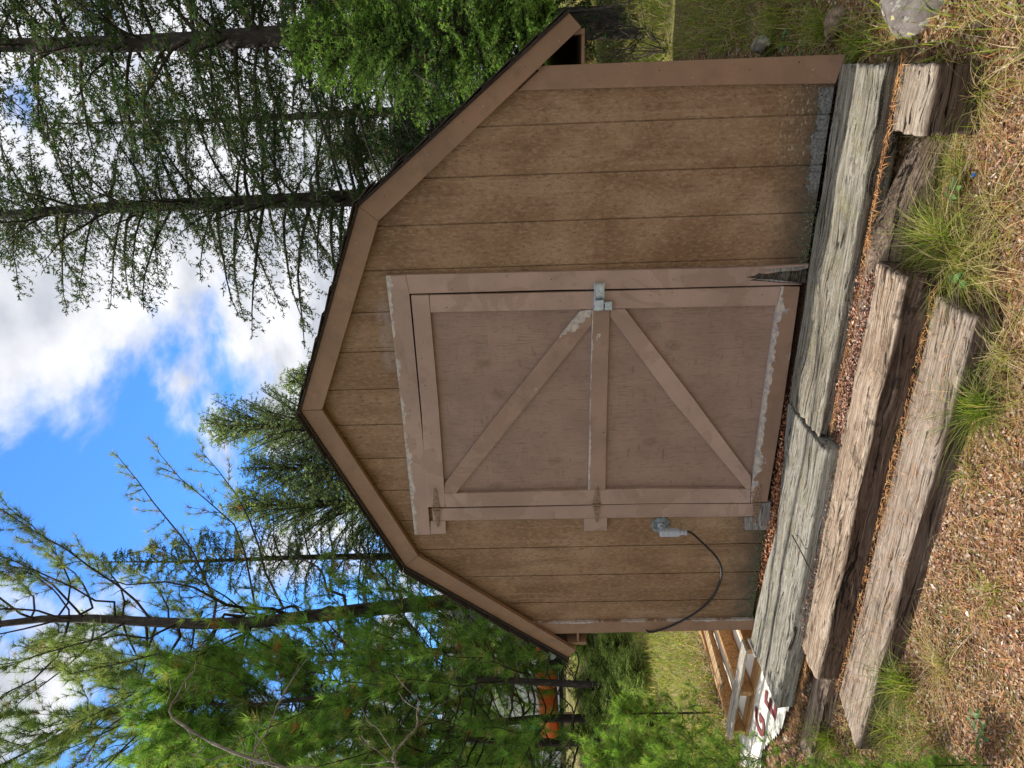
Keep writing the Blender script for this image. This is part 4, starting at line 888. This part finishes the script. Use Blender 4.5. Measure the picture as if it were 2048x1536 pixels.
t_ = empty('bucket', (bk[0], bk[1], zz_), 'small teal bucket behind the orange machine', 'bucket'); cyl('pail', (0, 0, .17), (0, 0, 1), .12, .34, MTEAL, t_, r2=.15); cyl('rim', (0, 0, .345), (0, 0, 1), .155, .02, MWHT, t_)
box('plinth', (-.3, -.3, -.8), (.3, .3, -.003), MTAN, t_)

# ------------------------------------------------------------------ pallet and printed cloth
MPAL = mat_timber('raw_pallet_wood', [(0.24, 0.12, 0.05), (0.42, 0.235, 0.10), (0.54, 0.34, 0.17)], crack=.35); MPLG = mat_timber('greyed_pallet_wood', [(0.20, 0.17, 0.14), (0.36, 0.32, 0.27), (0.48, 0.44, 0.38)], crack=.5)
pa = empty('wooden_pallet', (-2.04, .25, -.075), 'broken wooden pallet with missing deck boards lying left of the shed', 'pallet'); pa.rotation_euler = (0, R(1.0), R(-1))
for k, x in enumerate((-.385, -.02, .345)):
    st_ = box('stringer', (x-.019, -.30, .017), (x+.019, 1.05, .105), MPAL, pa, bev=.002)
box('bottom_board', (-.41, -.31, 0), (.37, -.215, .0155), MPAL, pa); box('bottom_board', (-.41, .55, 0), (.37, .645, .0155), MPAL, pa)
box('deck_board', (-.42, -.325, .1065), (.38, -.235, .124), MPLG, pa, bev=.002)['label'] = 'greyed front deck board'
box('deck_board', (-.42, .93, .1065), (.38, 1.02, .124), MPAL, pa)
box('split_board', (-.045, -.42, -.009), (.045, .42, .009), mat_timber('bark_edged_wood', [(0.06, 0.04, 0.03), (0.40, 0.27, 0.15), (0.55, 0.39, 0.22)], crack=.6), pa, loc=(-.20, .36, .118), rot=(0, R(3), R(-7)))
def cloth_z(x, y):
    x = np.asarray(x, float); y = np.asarray(y, float); b = ground_z(x, y)
    Z = b*0.35+(-.078)*.65+.014+(vnoise(x*5+9, y*5+9, 81)-.5)*.014+(vnoise(x*20+9, y*14+9, 82)-.5)*.004
    return np.maximum(Z, b+.010)
def cloth():
    out = [(-1.70, .95), (-1.63, .3), (-1.66, .05), (-1.675, -.20), (-1.70, -.42), (-1.95, -.395), (-2.16, -.30), (-2.30, -.245), (-2.42, -.27), (-2.62, -.16), (-2.72, -.05), (-2.60, .05), (-2.50, .35), (-2.48, .95)]
    n = 90; U, Vv = np.meshgrid(np.linspace(-2.75, -1.55, n), np.linspace(-.5, 1.0, n)); px = U.ravel(); py = Vv.ravel()
    ins = np.zeros(len(px), bool); m = len(out)
    for i in range(m):
        x1, y1 = out[i]; x2, y2 = out[(i+1) % m]; c = ((y1 > py) != (y2 > py)) & (px < (x2-x1)*(py-y1)/(y2-y1+1e-12)+x1); ins ^= c
    ins = ins.reshape(n, n)
    Z = cloth_z(U, Vv)
    onsill = (U > -1.66) & (Vv > -.49) & (Vv < .02); Z = np.where(onsill, np.maximum(Z, .004+(vnoise(U*9, Vv*9+9, 5))*.008), Z)
    V = np.stack([U, Vv, Z], -1).reshape(-1, 3); i = np.arange(n-1); a = (i[:, None]*n+i[None]); ok = ins[:-1, :-1] | ins[1:, 1:]; a = a[ok]
    F = np.stack([a, a+1, a+n+1, a+n], -1); o = link('printed_cloth', npmesh('printed_cloth', V-np.array([-2.1, .1, -.06]), F, smooth=True), mat_simple('white_tarpaulin', (0.70, 0.68, 0.62), .55, var=.10, sc=7, bump=.1), loc=(-2.1, .1, -.06))
    sm = o.modifiers.new('thick', 'SOLIDIFY'); sm.thickness = .0015
    tag(o, 'crumpled white cloth with maroon letters half under the pallet', 'cloth'); return o
cl = cloth()
MMAR = mat_simple('maroon_print', (0.16, 0.022, 0.030), .6, bump=0, var=.1)
def letter(ch, c, size, rz, off=.006):
    cu = bpy.data.curves.new('print', 'FONT'); cu.body = ch; cu.size = size; cu.offset = size*.035; cu.align_x = 'CENTER'; cu.align_y = 'CENTER'
    to = bpy.data.objects.new('tmp', cu); COL.objects.link(to); dg = bpy.context.evaluated_depsgraph_get(); me = bpy.data.meshes.new_from_object(to.evaluated_get(dg)); bpy.data.objects.remove(to)
    bm = bmesh.new(); bm.from_mesh(me); bmesh.ops.subdivide_edges(bm, edges=bm.edges[:], cuts=3, use_grid_fill=True); bmesh.ops.triangulate(bm, faces=bm.faces[:])
    cs, sn = math.cos(rz), math.sin(rz)
    for v in bm.verts:
        x = c[0]+v.co.x*cs-v.co.y*sn; y = c[1]+v.co.x*sn+v.co.y*cs
        z = float(cloth_z(x, y))+off
        v.co = (x+2.1, y-.1, z+.06)
    me2 = bpy.data.meshes.new('letter'); bm.to_mesh(me2); bm.free(); link('letter', me2, MMAR, cl)
letter('E', (-1.90, -.275), .20, R(10)); letter('G', (-2.16, -.185), .21, R(14))

# ------------------------------------------------------------------ rocks
def rock(c, s, seed, mat, label, rz=0, name='rock'):
    bm = bmesh.new(); bmesh.ops.create_icosphere(bm, subdivisions=5, radius=1)
    co = np.array([v.co[:] for v in bm.verts]); n = co.copy()
    d = np.zeros(len(co)); rr = np.random.default_rng(seed)
    for k in range(9):
        a = unit(rr.normal(size=3)); d -= np.clip(co@a-(.62+.3*rr.random()), 0, 1)*.8
    d += (vnoise(co[:, 0]*3+20, co[:, 1]*3+co[:, 2]*2+20, seed)-.5)*.16+(vnoise(co[:, 0]*11+20, co[:, 1]*11+co[:, 2]*9+20, seed+1)-.5)*.035
    co = (co+n*d[:, None])*np.array(s)
    for v, q in zip(bm.verts, co): v.co = q
    me = bpy.data.meshes.new(name); bm.to_mesh(me); bm.free()
    for p in me.polygons: p.use_smooth = True
    return tag(link(name, me, mat, loc=c, rot=(0, 0, rz)), label, 'rock')
def mat_rock():
    m, t, b, o = newmat('lichened_rock'); g = G(t); v = g.tc()
    c = g.ramp(g.noise(v, 9, 6, .65), [(.32, (0.08, 0.062, 0.06)), (.5, (0.17, 0.15, 0.14)), (.68, (0.30, 0.285, 0.25))])
    c = g.mix(g.rng(g.noise(v, 22, 4, .6), .56, .62, 0, .7), c, (0.38, 0.375, 0.31)); c = g.mix(g.rng(g.noise(v, 30, 3), .66, .70, 0, .8), c, (0.42, 0.42, 0.18))
    c = g.mix(g.rng(g.vor(v, 12), .16, .12, 0, .85), c, (0.06, 0.05, 0.055)); g.l(c, b.inputs['Base Color']); b.inputs['Roughness'].default_value = .9; g.bump(b, g.noise(v, 40, 6, .7), .7, .008); return m
MRK = mat_rock()
rock((1.755, -.25, -.15), (.195, .175, .125), 91, MRK, 'large grey lichen spotted rock at the lower right corner of the shed', rz=.4)
rock((1.60, -.235, -.19), (.045, .06, .04), 94, MRK, 'thin grey stone tucked beside the large rock')
MRK2 = mat_simple('tan_rock', (0.24, 0.17, 0.12), .95, var=.4, sc=30, bump=.6)
rock((1.645, .24, -.07), (.075, .055, .05), 92, MRK2, 'small brown stone against the right corner of the shed')
rock((1.60, 1.15, -.04), (.05, .16, .03), 93, MRK, 'flat grey stone farther along the right wall')

# ------------------------------------------------------------------ litter, needles, grass
def chips(name, n, xr, yr, size, cols, w, seed, zf, pad=.005, label=None, lift=.006, cat='leaf litter', tilt=.28, dens=None):
    r = np.random.default_rng(seed); x = r.uniform(*xr, n); y = r.uniform(*yr, n); k = ~blocked(x, y, pad) if pad is not None else np.ones(n, bool)
    if dens is not None: k &= r.random(n) < dens(x, y)
    x, y = x[k], y[k]; n = len(x); z = zf(x, y)+r.random(n)*lift
    a = r.random(n)*6.28; s = size*(.5+r.random(n)); nx = np.stack([np.cos(a), np.sin(a), r.normal(size=n)*tilt], -1); nx = unit(nx)
    ny = unit(np.cross(nx, np.stack([r.normal(size=n)*tilt, r.normal(size=n)*tilt, np.ones(n)], -1))); c = np.stack([x, y, z], -1)
    asp = .28+.4*r.random(n)
    V = np.stack([c-nx*s[:, None], c-ny*(s*asp)[:, None]+np.array([0, 0, 1.])*(s*.2)[:, None], c+nx*s[:, None], c+ny*(s*asp)[:, None]], 1).reshape(-1, 3)
    o = link(name, npmesh(name, V, np.arange(len(V)).reshape(-1, 4), cols=tone(n, r, cols, w, .35)), MLIT); tag(o, label, cat, kind='stuff'); return o
LITC = [(0.31, 0.17, 0.105), (0.20, 0.10, 0.068), (0.38, 0.25, 0.175), (0.46, 0.35, 0.29), (0.10, 0.055, 0.038), (0.58, 0.50, 0.43)]
LW = [.29, .22, .22, .10, .13, .04]
chips('leaf_litter', 70000, (-2.6, 2.1), (-1.9, -.42), .0062, LITC, LW, 101, ground_z, label='brown birch leaf litter covering the ground before the steps')
chips('leaf_litter', 1600, (-2.6, 2.1), (-1.9, -.42), .012, LITC, LW, 105, ground_z, label='larger fallen birch leaves lying on the fine litter')
chips('leaf_litter', 9000, (-3.8, 2.4), (-2.0, 1.2), .010, LITC, LW, 102, ground_z, label='sparser leaf litter spread around the corners of the shed')
chips('leaf_litter', 2600, (-1.25, .1), (-.115, -.001), .0085, [(0.42, 0.17, 0.08), (0.30, 0.11, 0.06), (0.50, 0.28, 0.17)], None, 103, lambda x, y: -.02+0*x, pad=None, lift=.03, label='red brown leaf litter packed behind the sill below the door', dens=lambda x, y: (y > np.interp(x, (-1.31, -.76, -.4, -.04), (-.03, -.10, -.075, -.01))+0).astype(float))
chips('leaf_litter', 9000, (-1.2, .75), (-.478, -.368), .0068, [(0.33, 0.16, 0.10), (0.20, 0.09, 0.055), (0.45, 0.31, 0.24), (0.10, 0.05, 0.035)], None, 104, lambda x, y: -.105+.035*vnoise(x*5+9, y*9+9, 8), pad=None, lift=.03, label='red brown leaf litter filling the gap behind the thick timber')
fillb = box('litter_bed', (-1.25, -.462, -.24), (.78, -.372, -.104), mat_simple('packed_litter', (0.13, 0.065, 0.038), .95, var=.6, sc=90, bump=.8), bev=0); tag(fillb, 'packed brown litter bed between sill and thick timber', 'leaf litter', kind='stuff')
fillc = box('litter_bed', (-1.56, -.13, -.13), (.66, .09, -.02), mat_simple('packed_litter_dark', (0.16, 0.075, 0.04), .95, var=.5, sc=90, bump=.8), bev=0); tag(fillc, 'packed litter along the foot of the shed wall', 'leaf litter', kind='stuff')
def needles(name, n, xr, yr, zf, seed, label, L=.05, wd=.0016, cols=((0.42, 0.19, 0.065), (0.50, 0.30, 0.13), (0.26, 0.12, 0.05), (0.16, 0.08, 0.045)), dens=None, pad=None, flat=.08, pair=True):
    r = np.random.default_rng(seed); x = r.uniform(*xr, n); y = r.uniform(*yr, n); k = np.ones(n, bool)
    if pad is not None: k &= ~blocked(x, y, pad)
    if dens is not None: k &= r.random(n) < dens(x, y)
    x, y = x[k], y[k]; n = len(x); P = np.stack([x, y, zf(x, y)+.0015+r.random(n)*.003], -1); a = r.random(n)*6.28
    D = unit(np.stack([np.cos(a), np.sin(a), r.normal(size=n)*flat], -1)); ll = L*(.4+.9*r.random(n)); V = blades(P, D, ll, np.full(n, wd), r, N2=np.tile([0, 0, 1.], (n, 1))+r.normal(size=(n, 3))*.2)
    V[:, 2, 2] = np.maximum(V[:, 2, 2], P[:, 2]-.001)
    o = link(name, npmesh(name, V.reshape(-1, 3), np.arange(n*3).reshape(-1, 3), cols=tone(n, r, cols)), MLIT); tag(o, label, 'pine needles', kind='stuff')
def strip(y0, s): return lambda x, y: np.exp(-((y-y0)/s)**2)
needles('pine_needles', 24000, (-2.5, 2.1), (-2.0, -.45), ground_z, 111, 'orange pine needles scattered over the litter', L=.09, wd=.0026, pad=.0)
needles('pine_needles', 1500, (-1.30, .70), (-.90, -.675), lambda x, y: -.193+0*x, 112, 'orange pine needles lying along the lowest timber', L=.05, wd=.0024, dens=lambda x, y: .2+.8*np.exp(-((y+.69)/.03)**2))
needles('pine_needles', 500, (-1.20, .78), (-.66, -.46), lambda x, y: -.071+0*x, 113, 'few pine needles on the thick timber top', L=.03)
needles('pine_needles', 900, (-.03, 1.48), (-.365, -.02), lambda x, y: -.006+0*x, 114, 'pine needle bits on the right sill timber', L=.018, dens=lambda x, y: np.where(x < .75, 1, .25))
needles('pine_needles', 700, (-1.6, -.05), (-.45, -.1), lambda x, y: -.003+0*x, 115, 'pine needle bits on the left sill timber', L=.018)
needles('pine_needles', 800, (.0, 1.49), (-.40, -.372), lambda x, y: -.062+0*x, 116, 'orange needles packed along the front of the right sill timber', L=.06, wd=.0026)
needles('pine_needles', 700, (-1.9, -1.0), (-.50, -.46), lambda x, y: -.115+0*x, 117, 'orange needles packed at the left end of the sill', L=.06, wd=.003)
needles('pine_needles', 500, (-1.3, .75), (-.69, -.664), lambda x, y: -.186+0*x, 118, 'needles gathered at the foot of the thick timber', L=.06, wd=.003)
needles('pine_needles', 1600, (1.2, 2.0), (-.45, .15), ground_z, 119, 'orange needles beside the right corner', L=.06, wd=.0026, pad=.0)

GCOL = [(0.20, 0.27, 0.035), (0.30, 0.34, 0.06), (0.12, 0.18, 0.03), (0.42, 0.34, 0.16), (0.55, 0.44, 0.26)]
def grass_arrays(r, P, h, wd, lean, cols, w, segs=3, out=None):
    """curved tapering blades as quad strips; out: outward unit vectors"""
    n = len(P); a = r.random(n)*6.28; o2 = np.stack([np.cos(a), np.sin(a), np.zeros(n)], -1) if out is None else unit(out*(r.random((n, 1)) < .7)+r.normal(size=(n, 3))*np.array([.6, .6, 0]))
    side = np.stack([-o2[:, 1], o2[:, 0], np.zeros(n)], -1); side = unit(side+r.normal(size=(n, 3))*.4)
    t = np.linspace(0, 1, segs+1); ln = lean*(.2+1.3*r.random(n)**1.5); sw = (r.normal(size=n)*.35)[:, None]; s0 = side.copy(); pts = []
    for q in t:
        c = P+o2*(h*ln*(q*.35+q**2*.75))[:, None]+s0*sw*(h*q**2)[:, None]; c[:, 2] += h*(q-.42*ln*q**2.2); wq = wd*(1-q*.9)
        pts += [c-side*(wq/2)[:, None], c+side*(wq/2)[:, None]]
    V = np.stack(pts, 1); m = V.shape[1]; base = np.arange(n)[:, None]*m; F = []
    for s_ in range(segs): F.append(base+np.array([2*s_, 2*s_+1, 2*s_+3, 2*s_+2])[None])
    F = np.stack(F, 1).reshape(-1, 4); c = np.repeat(tone(n, r, cols, w, .25), segs, 0); return V.reshape(-1, 3), F, c
def off_cloth(x, y): return ~((x > -2.75) & (x < -1.6) & (y > -.45) & (y < 1.0))
def grass_stuff(name, n, xr, yr, h, wd, seed, label, cols=GCOL, w=(.25, .2, .15, .22, .18), lean=.9, dens=None, pad=.01, segs=2, hv=None):
    r = np.random.default_rng(seed); x = r.uniform(*xr, n); y = r.uniform(*yr, n); k = ~blocked(x, y, pad)
    k &= off_cloth(x, y)
    if dens is not None: k &= r.random(n) < dens(x, y)
    x, y = x[k], y[k]; n = len(x); P = np.stack([x, y, ground_z(x, y)-.004], -1); hh = h*(.35+r.random(n)); 
    V, F, c = grass_arrays(r, P, hh, np.full(n, wd), lean, cols, list(w), segs); o = link(name, npmesh(name, V, F, cols=c), MGRS); tag(o, label, 'grass', kind='stuff')
clump = lambda sc, th, sd: (lambda x, y: (vnoise(x*sc+40, y*sc+40, sd) > th).astype(float)*.9+.1)
grass_stuff('grass', 8000, (-2.8, 2.2), (-2.0, -.45), .07, .0026, 121, 'thin dry and green grass blades through the litter', dens=clump(3.2, .58, 9), w=(.12, .14, .08, .36, .30), lean=1.3)
grass_stuff('grass', 5200, (-2.4, -.75), (-1.5, -.5), .11, .003, 127, 'green and straw grass thickening in the lower left litter', dens=clump(3.4, .42, 15), w=(.30, .24, .16, .17, .13), lean=1.5, segs=4)
grass_stuff('grass', 4200, (.45, 2.1), (-1.6, -.5), .13, .0028, 126, 'dry straw grass strands in the lower right litter', dens=clump(4.0, .42, 13), w=(.10, .14, .04, .38, .34), lean=1.7, segs=4)
grass_stuff('grass', 13000, (1.50, 3.0), (-.9, 5.0), .13, .0055, 122, 'green and straw grass along the right wall of the shed', dens=clump(2.2, .35, 10), w=(.3, .25, .2, .15, .10))
grass_stuff('grass', 60000, (-8.5, -1.57), (-.5, 6.0), .12, .0085, 123, 'mixed green and straw grass left of the shed', dens=clump(1.9, .24, 11), w=(.27, .2, .13, .24, .16))
grass_stuff('grass', 40000, (-14, 4), (3.8, 14), .15, .015, 124, 'rough meadow grass behind the shed', dens=clump(.8, .35, 12), w=(.26, .22, .12, .24, .16))
grass_stuff('grass', 6000, (1.0, 6), (6, 18), .16, .014, 125, 'straw coloured meadow grass on the right beyond the shed', w=(.10, .18, .03, .39, .30))
def tussock(xi_, yi_, h, n, spread, label, seed, w=(.34, .3, .16, .12, .08), zz=-.29, cols=GCOL, lean=1.1, wd=.0034, off=(0, 0)):
    p = PZ(xi_, yi_, zz); x, y = float(p[0])+off[0], float(p[1])+off[1]; r = np.random.default_rng(seed)
    if -1.45 < x < .80 and y > -.955: y = -.955
    a = r.random(n)*6.28; q = np.abs(r.normal(size=n))*spread*.8; out = np.stack([np.cos(a), np.sin(a), np.zeros(n)], -1); P = out*q[:, None]; P[:, 2] = ground_z(x+P[:, 0], y+P[:, 1])-gz(x, y)-.005
    V, F, c = grass_arrays(r, P, h*(.45+.75*r.random(n)), np.full(n, wd), lean, cols, list(w), 5, out)
    o = link('grass_tussock', npmesh('grass_tussock', V, F, cols=c), MGRS, loc=(x, y, gz(x, y))); return tag(o, label, 'grass clump', 'grass clumps along the timbers')
tussock(1915, 478, .22, 560, .07, 'large yellow green grass clump in front of the dark worn timber', 131, zz=-.29)
tussock(1940, 530, .19, 450, .08, 'straw and green grass clump touching the thick timber end', 132, w=(.12, .2, .05, .33, .3), lean=1.6)
tussock(1935, 330, .10, 110, .03, 'small green grass clump right of the large one', 133)
tussock(1915, 262, .11, 120, .04, 'loose green grass clump below the split timber offcut', 134, w=(.3, .25, .2, .15, .1))
tussock(1985, 185, .17, 260, .06, 'arching straw grass clump below the large rock', 135, w=(.1, .12, .03, .4, .35), lean=1.7)
tussock(1925, 775, .20, 380, .045, 'dark green grass clump at the middle of the lowest timber', 136, w=(.3, .08, .5, .06, .06), zz=-.30)
tussock(1985, 700, .14, 160, .06, 'flattened straw grass clump beside the dark green one', 137, w=(.05, .12, .05, .42, .36), lean=1.9)
tussock(1815, 1365, .21, 330, .05, 'dark green grass clump against the left end of the lowest timber', 138, w=(.3, .1, .45, .08, .07), zz=-.29)
tussock(1632, 1405, .16, 260, .06, 'bright green grass clump at the left end of the thick timber', 139, w=(.42, .34, .14, .05, .05), zz=-.20, off=(-.10, -.14))
tussock(1770, 1445, .15, 220, .07, 'mixed grass clump left of the lowest timber end', 140, zz=-.28, w=(.3, .25, .15, .18, .12))
tussock(1900, 1330, .13, 170, .07, 'pale dry grass clump in the lower left litter', 141, zz=-.33, w=(.06, .1, .04, .42, .38), lean=1.9)
tussock(2010, 1180, .09, 80, .06, 'sparse grass tuft in the leaf litter', 142, zz=-.35, w=(.25, .2, .1, .25, .2), lean=1.6)
tussock(1960, 950, .07, 70, .05, 'thin grass tuft near the lowest timber front', 143, zz=-.33, w=(.2, .2, .1, .3, .2), lean=1.6)
tussock(1640, 60, .16, 230, .07, 'tall green grass clump next to the brown stone', 144, zz=-.08, w=(.35, .3, .2, .1, .05))
tussock(1735, 95, .13, 160, .05, 'green grass clump between shed corner and large rock', 145, zz=-.12, w=(.4, .3, .2, .05, .05))
tussock(1545, 45, .17, 230, .10, 'green grass clump farther along the right wall', 146, zz=-.06, w=(.3, .3, .2, .12, .08))
tussock(2030, 420, .10, 120, .07, 'straw grass tuft nearest the lower right', 147, zz=-.34, w=(.08, .1, .05, .42, .35), lean=1.9)
tussock(2000, 560, .11, 150, .08, 'dry curled grass tuft in front of the broad leaved sprig', 148, zz=-.33, w=(.08, .12, .05, .4, .35), lean=1.9)
def sprig(xi_, yi_, n, s, label, seed, zz=-.31, cols=((0.07, 0.16, 0.05), (0.10, 0.21, 0.07), (0.14, 0.20, 0.08))):
    p = PZ(xi_, yi_, zz+.03); x, y = float(p[0]), float(p[1]); r = np.random.default_rng(seed); z0 = gz(x, y)
    e = empty('leafy_sprig', (x, y, z0), label, 'plant', 'broad leaved sprigs in the litter')
    m = mat_fol_leaf
    link('stem', tube_mesh('stem', smooth_path([(0, 0, -.01), (.004, .003, .03), (0, .006, .055)], 8), .0018, 6), MBK2, e)
    for k in range(n):
        a = k*2.4+r.random()*.5; L = s*(.8+.4*r.random()); Wd = L*.62; el_ = .15+.5*r.random(); nu, nv = 9, 5
        u = np.linspace(0, 1, nu); V = []
        for q in u:
            wq = Wd*.5*math.sin(math.pi*min(q*.98+.015, 1))**.75*(1.1-.35*q)
            for vv in np.linspace(-1, 1, nv):
                lx = .012+L*q; ly = wq*vv; lz = .028+.025*(k/n)+L*(math.sin(el_)*q-.5*q*q*.8)+abs(vv)*wq*.28
                V.append((lx*math.cos(a)-ly*math.sin(a), lx*math.sin(a)+ly*math.cos(a), lz))
        F = [(i*nv+j, i*nv+j+1, (i+1)*nv+j+1, (i+1)*nv+j) for i in range(nu-1) for j in range(nv-1)]
        c = tone(1, r, cols); link('leaf', npmesh('leaf', np.array(V), np.array(F), cols=np.repeat(c, len(F), 0), smooth=True), m, e)
mat_fol_leaf = mat_foliage('broad_leaf', trans=.3, rough=.45)
sprig(1938, 385, 8, .040, 'eight leaved green sprig beside the blue scrap', 151)
sprig(1938, 570, 6, .046, 'green sprig with round leaves below the thick timber end', 152)
sprig(1955, 1440, 7, .032, 'dark green leafy sprig in the lower left corner', 153)
sprig(1965, 1470, 6, .028, 'small leafy sprig beside the dark green one', 154)
sprig(1745, 1330, 6, .03, 'pale green creeping sprig over the lowest timber end', 155, zz=-.2)
sprig(1745, 1275, 5, .028, 'tiny pale sprig above the lowest timber', 156, zz=-.2)
sprig(1560, 82, 6, .05, 'arrow leaved green weed by the right wall', 157, zz=-.06)
sprig(1600, 95, 5, .04, 'low weed at the foot of the right corner board', 158, zz=-.07)
p = PZ(1980, 348, -.305); bl_ = box('blue_scrap', (-.008, -.006, 0), (.008, .006, .003), mat_simple('blue_plastic', (0.02, 0.16, 0.62), .4, bump=0), bev=.001, loc=(float(p[0]), float(p[1]), gz(float(p[0]), float(p[1]))+.012), rot=(.3, .5, .3)); tag(bl_, 'tiny bright blue plastic scrap in the leaf litter', 'scrap')
# twig resting on the sill
tw = link('twig', tube_mesh('twig', smooth_path([tuple(PZ(1584, 1070, .008)), tuple(PZ(1603, 1105, .014)), tuple(PZ(1618, 1135, 0)), tuple(PZ(1628, 1150, -.03))], 20), .0028, 6), MBK2); tag(tw, 'thin dark twig lying across the left sill timber', 'twig')
# moss at the foot of the siding
chips('moss', 1500, (-1.5, -.75), (-.022, -.002), .0028, [(0.12, 0.20, 0.03), (0.18, 0.27, 0.05), (0.25, 0.28, 0.12)], None, 161, lambda x, y: -.012+0*x, pad=None, lift=.055, label='green moss crumbs along the bottom of the left siding', cat='moss')
chips('moss', 500, (.62, .95), (-.016, -.002), .0026, [(0.12, 0.20, 0.03), (0.2, 0.3, 0.1), (0.35, 0.38, 0.28)], None, 162, lambda x, y: -.01+0*x, pad=None, lift=.06, label='moss crumbs on the siding foot right of the door', cat='moss')


def nails():
    r = np.random.default_rng(171); P = []
    def line(a, b, n, y, j=.012):
        for k in range(n):
            t = (k+.5+r.normal()*.2)/n; P.append((a[0]+(b[0]-a[0])*t+r.normal()*j, y, a[1]+(b[1]-a[1])*t+r.normal()*j))
    line((1.475, .05), (1.475, 1.1), 15, -.021, .022); line((-1.49, .05), (-1.49, 1.15), 12, -.021, .02)
    for s_ in (-1, 1):
        line((s_*.03, 2.385), (s_*.95, 1.985), 11, -.0528, .012); line((s_*1.0, 1.96), (s_*1.66, 1.09), 11, -.0545, .01)
    line((.62, .1), (.62, 1.8), 10, -.0232, .02); line((-.71, .1), (-.71, 1.8), 9, -.0222, .015); line((.53, .1), (.53, 1.75), 9, -.0295, .015); line((-.6, .1), (-.6, 1.75), 9, -.0300, .015)
    line((-.5, 1.80), (.5, 1.80), 7, -.0308, .012); line((-.5, .9), (.5, .9), 6, -.0306, .012); line((-.7, 1.905), (.6, 1.895), 9, -.0262, .012)
    for k in range(13): line((gx0-gs*k-.02, .25), (gx0-gs*k-.02, 1.2 if abs(gx0-gs*k) > .75 else .25), 6 if abs(gx0-gs*k) > .75 else 0, -.0005, .004)
    V = []; F = []
    for (x, y, z) in P:
        b = len(V); V.append((x, y-.0016, z)); R_ = .0036
        for q in range(6): V.append((x+R_*math.cos(q*1.047), y+.0004, z+R_*math.sin(q*1.047)))
        for q in range(6): F.append((b, b+1+(q+1) % 6, b+1+q))
    o = link('nail_heads', npmesh('nail_heads', np.array(V), np.array(F)), mat_simple('nail_paint', (0.24, 0.19, 0.155), .5, var=.6, sc=45, bump=0), shed); o['kind'] = 'stuff'
nails()
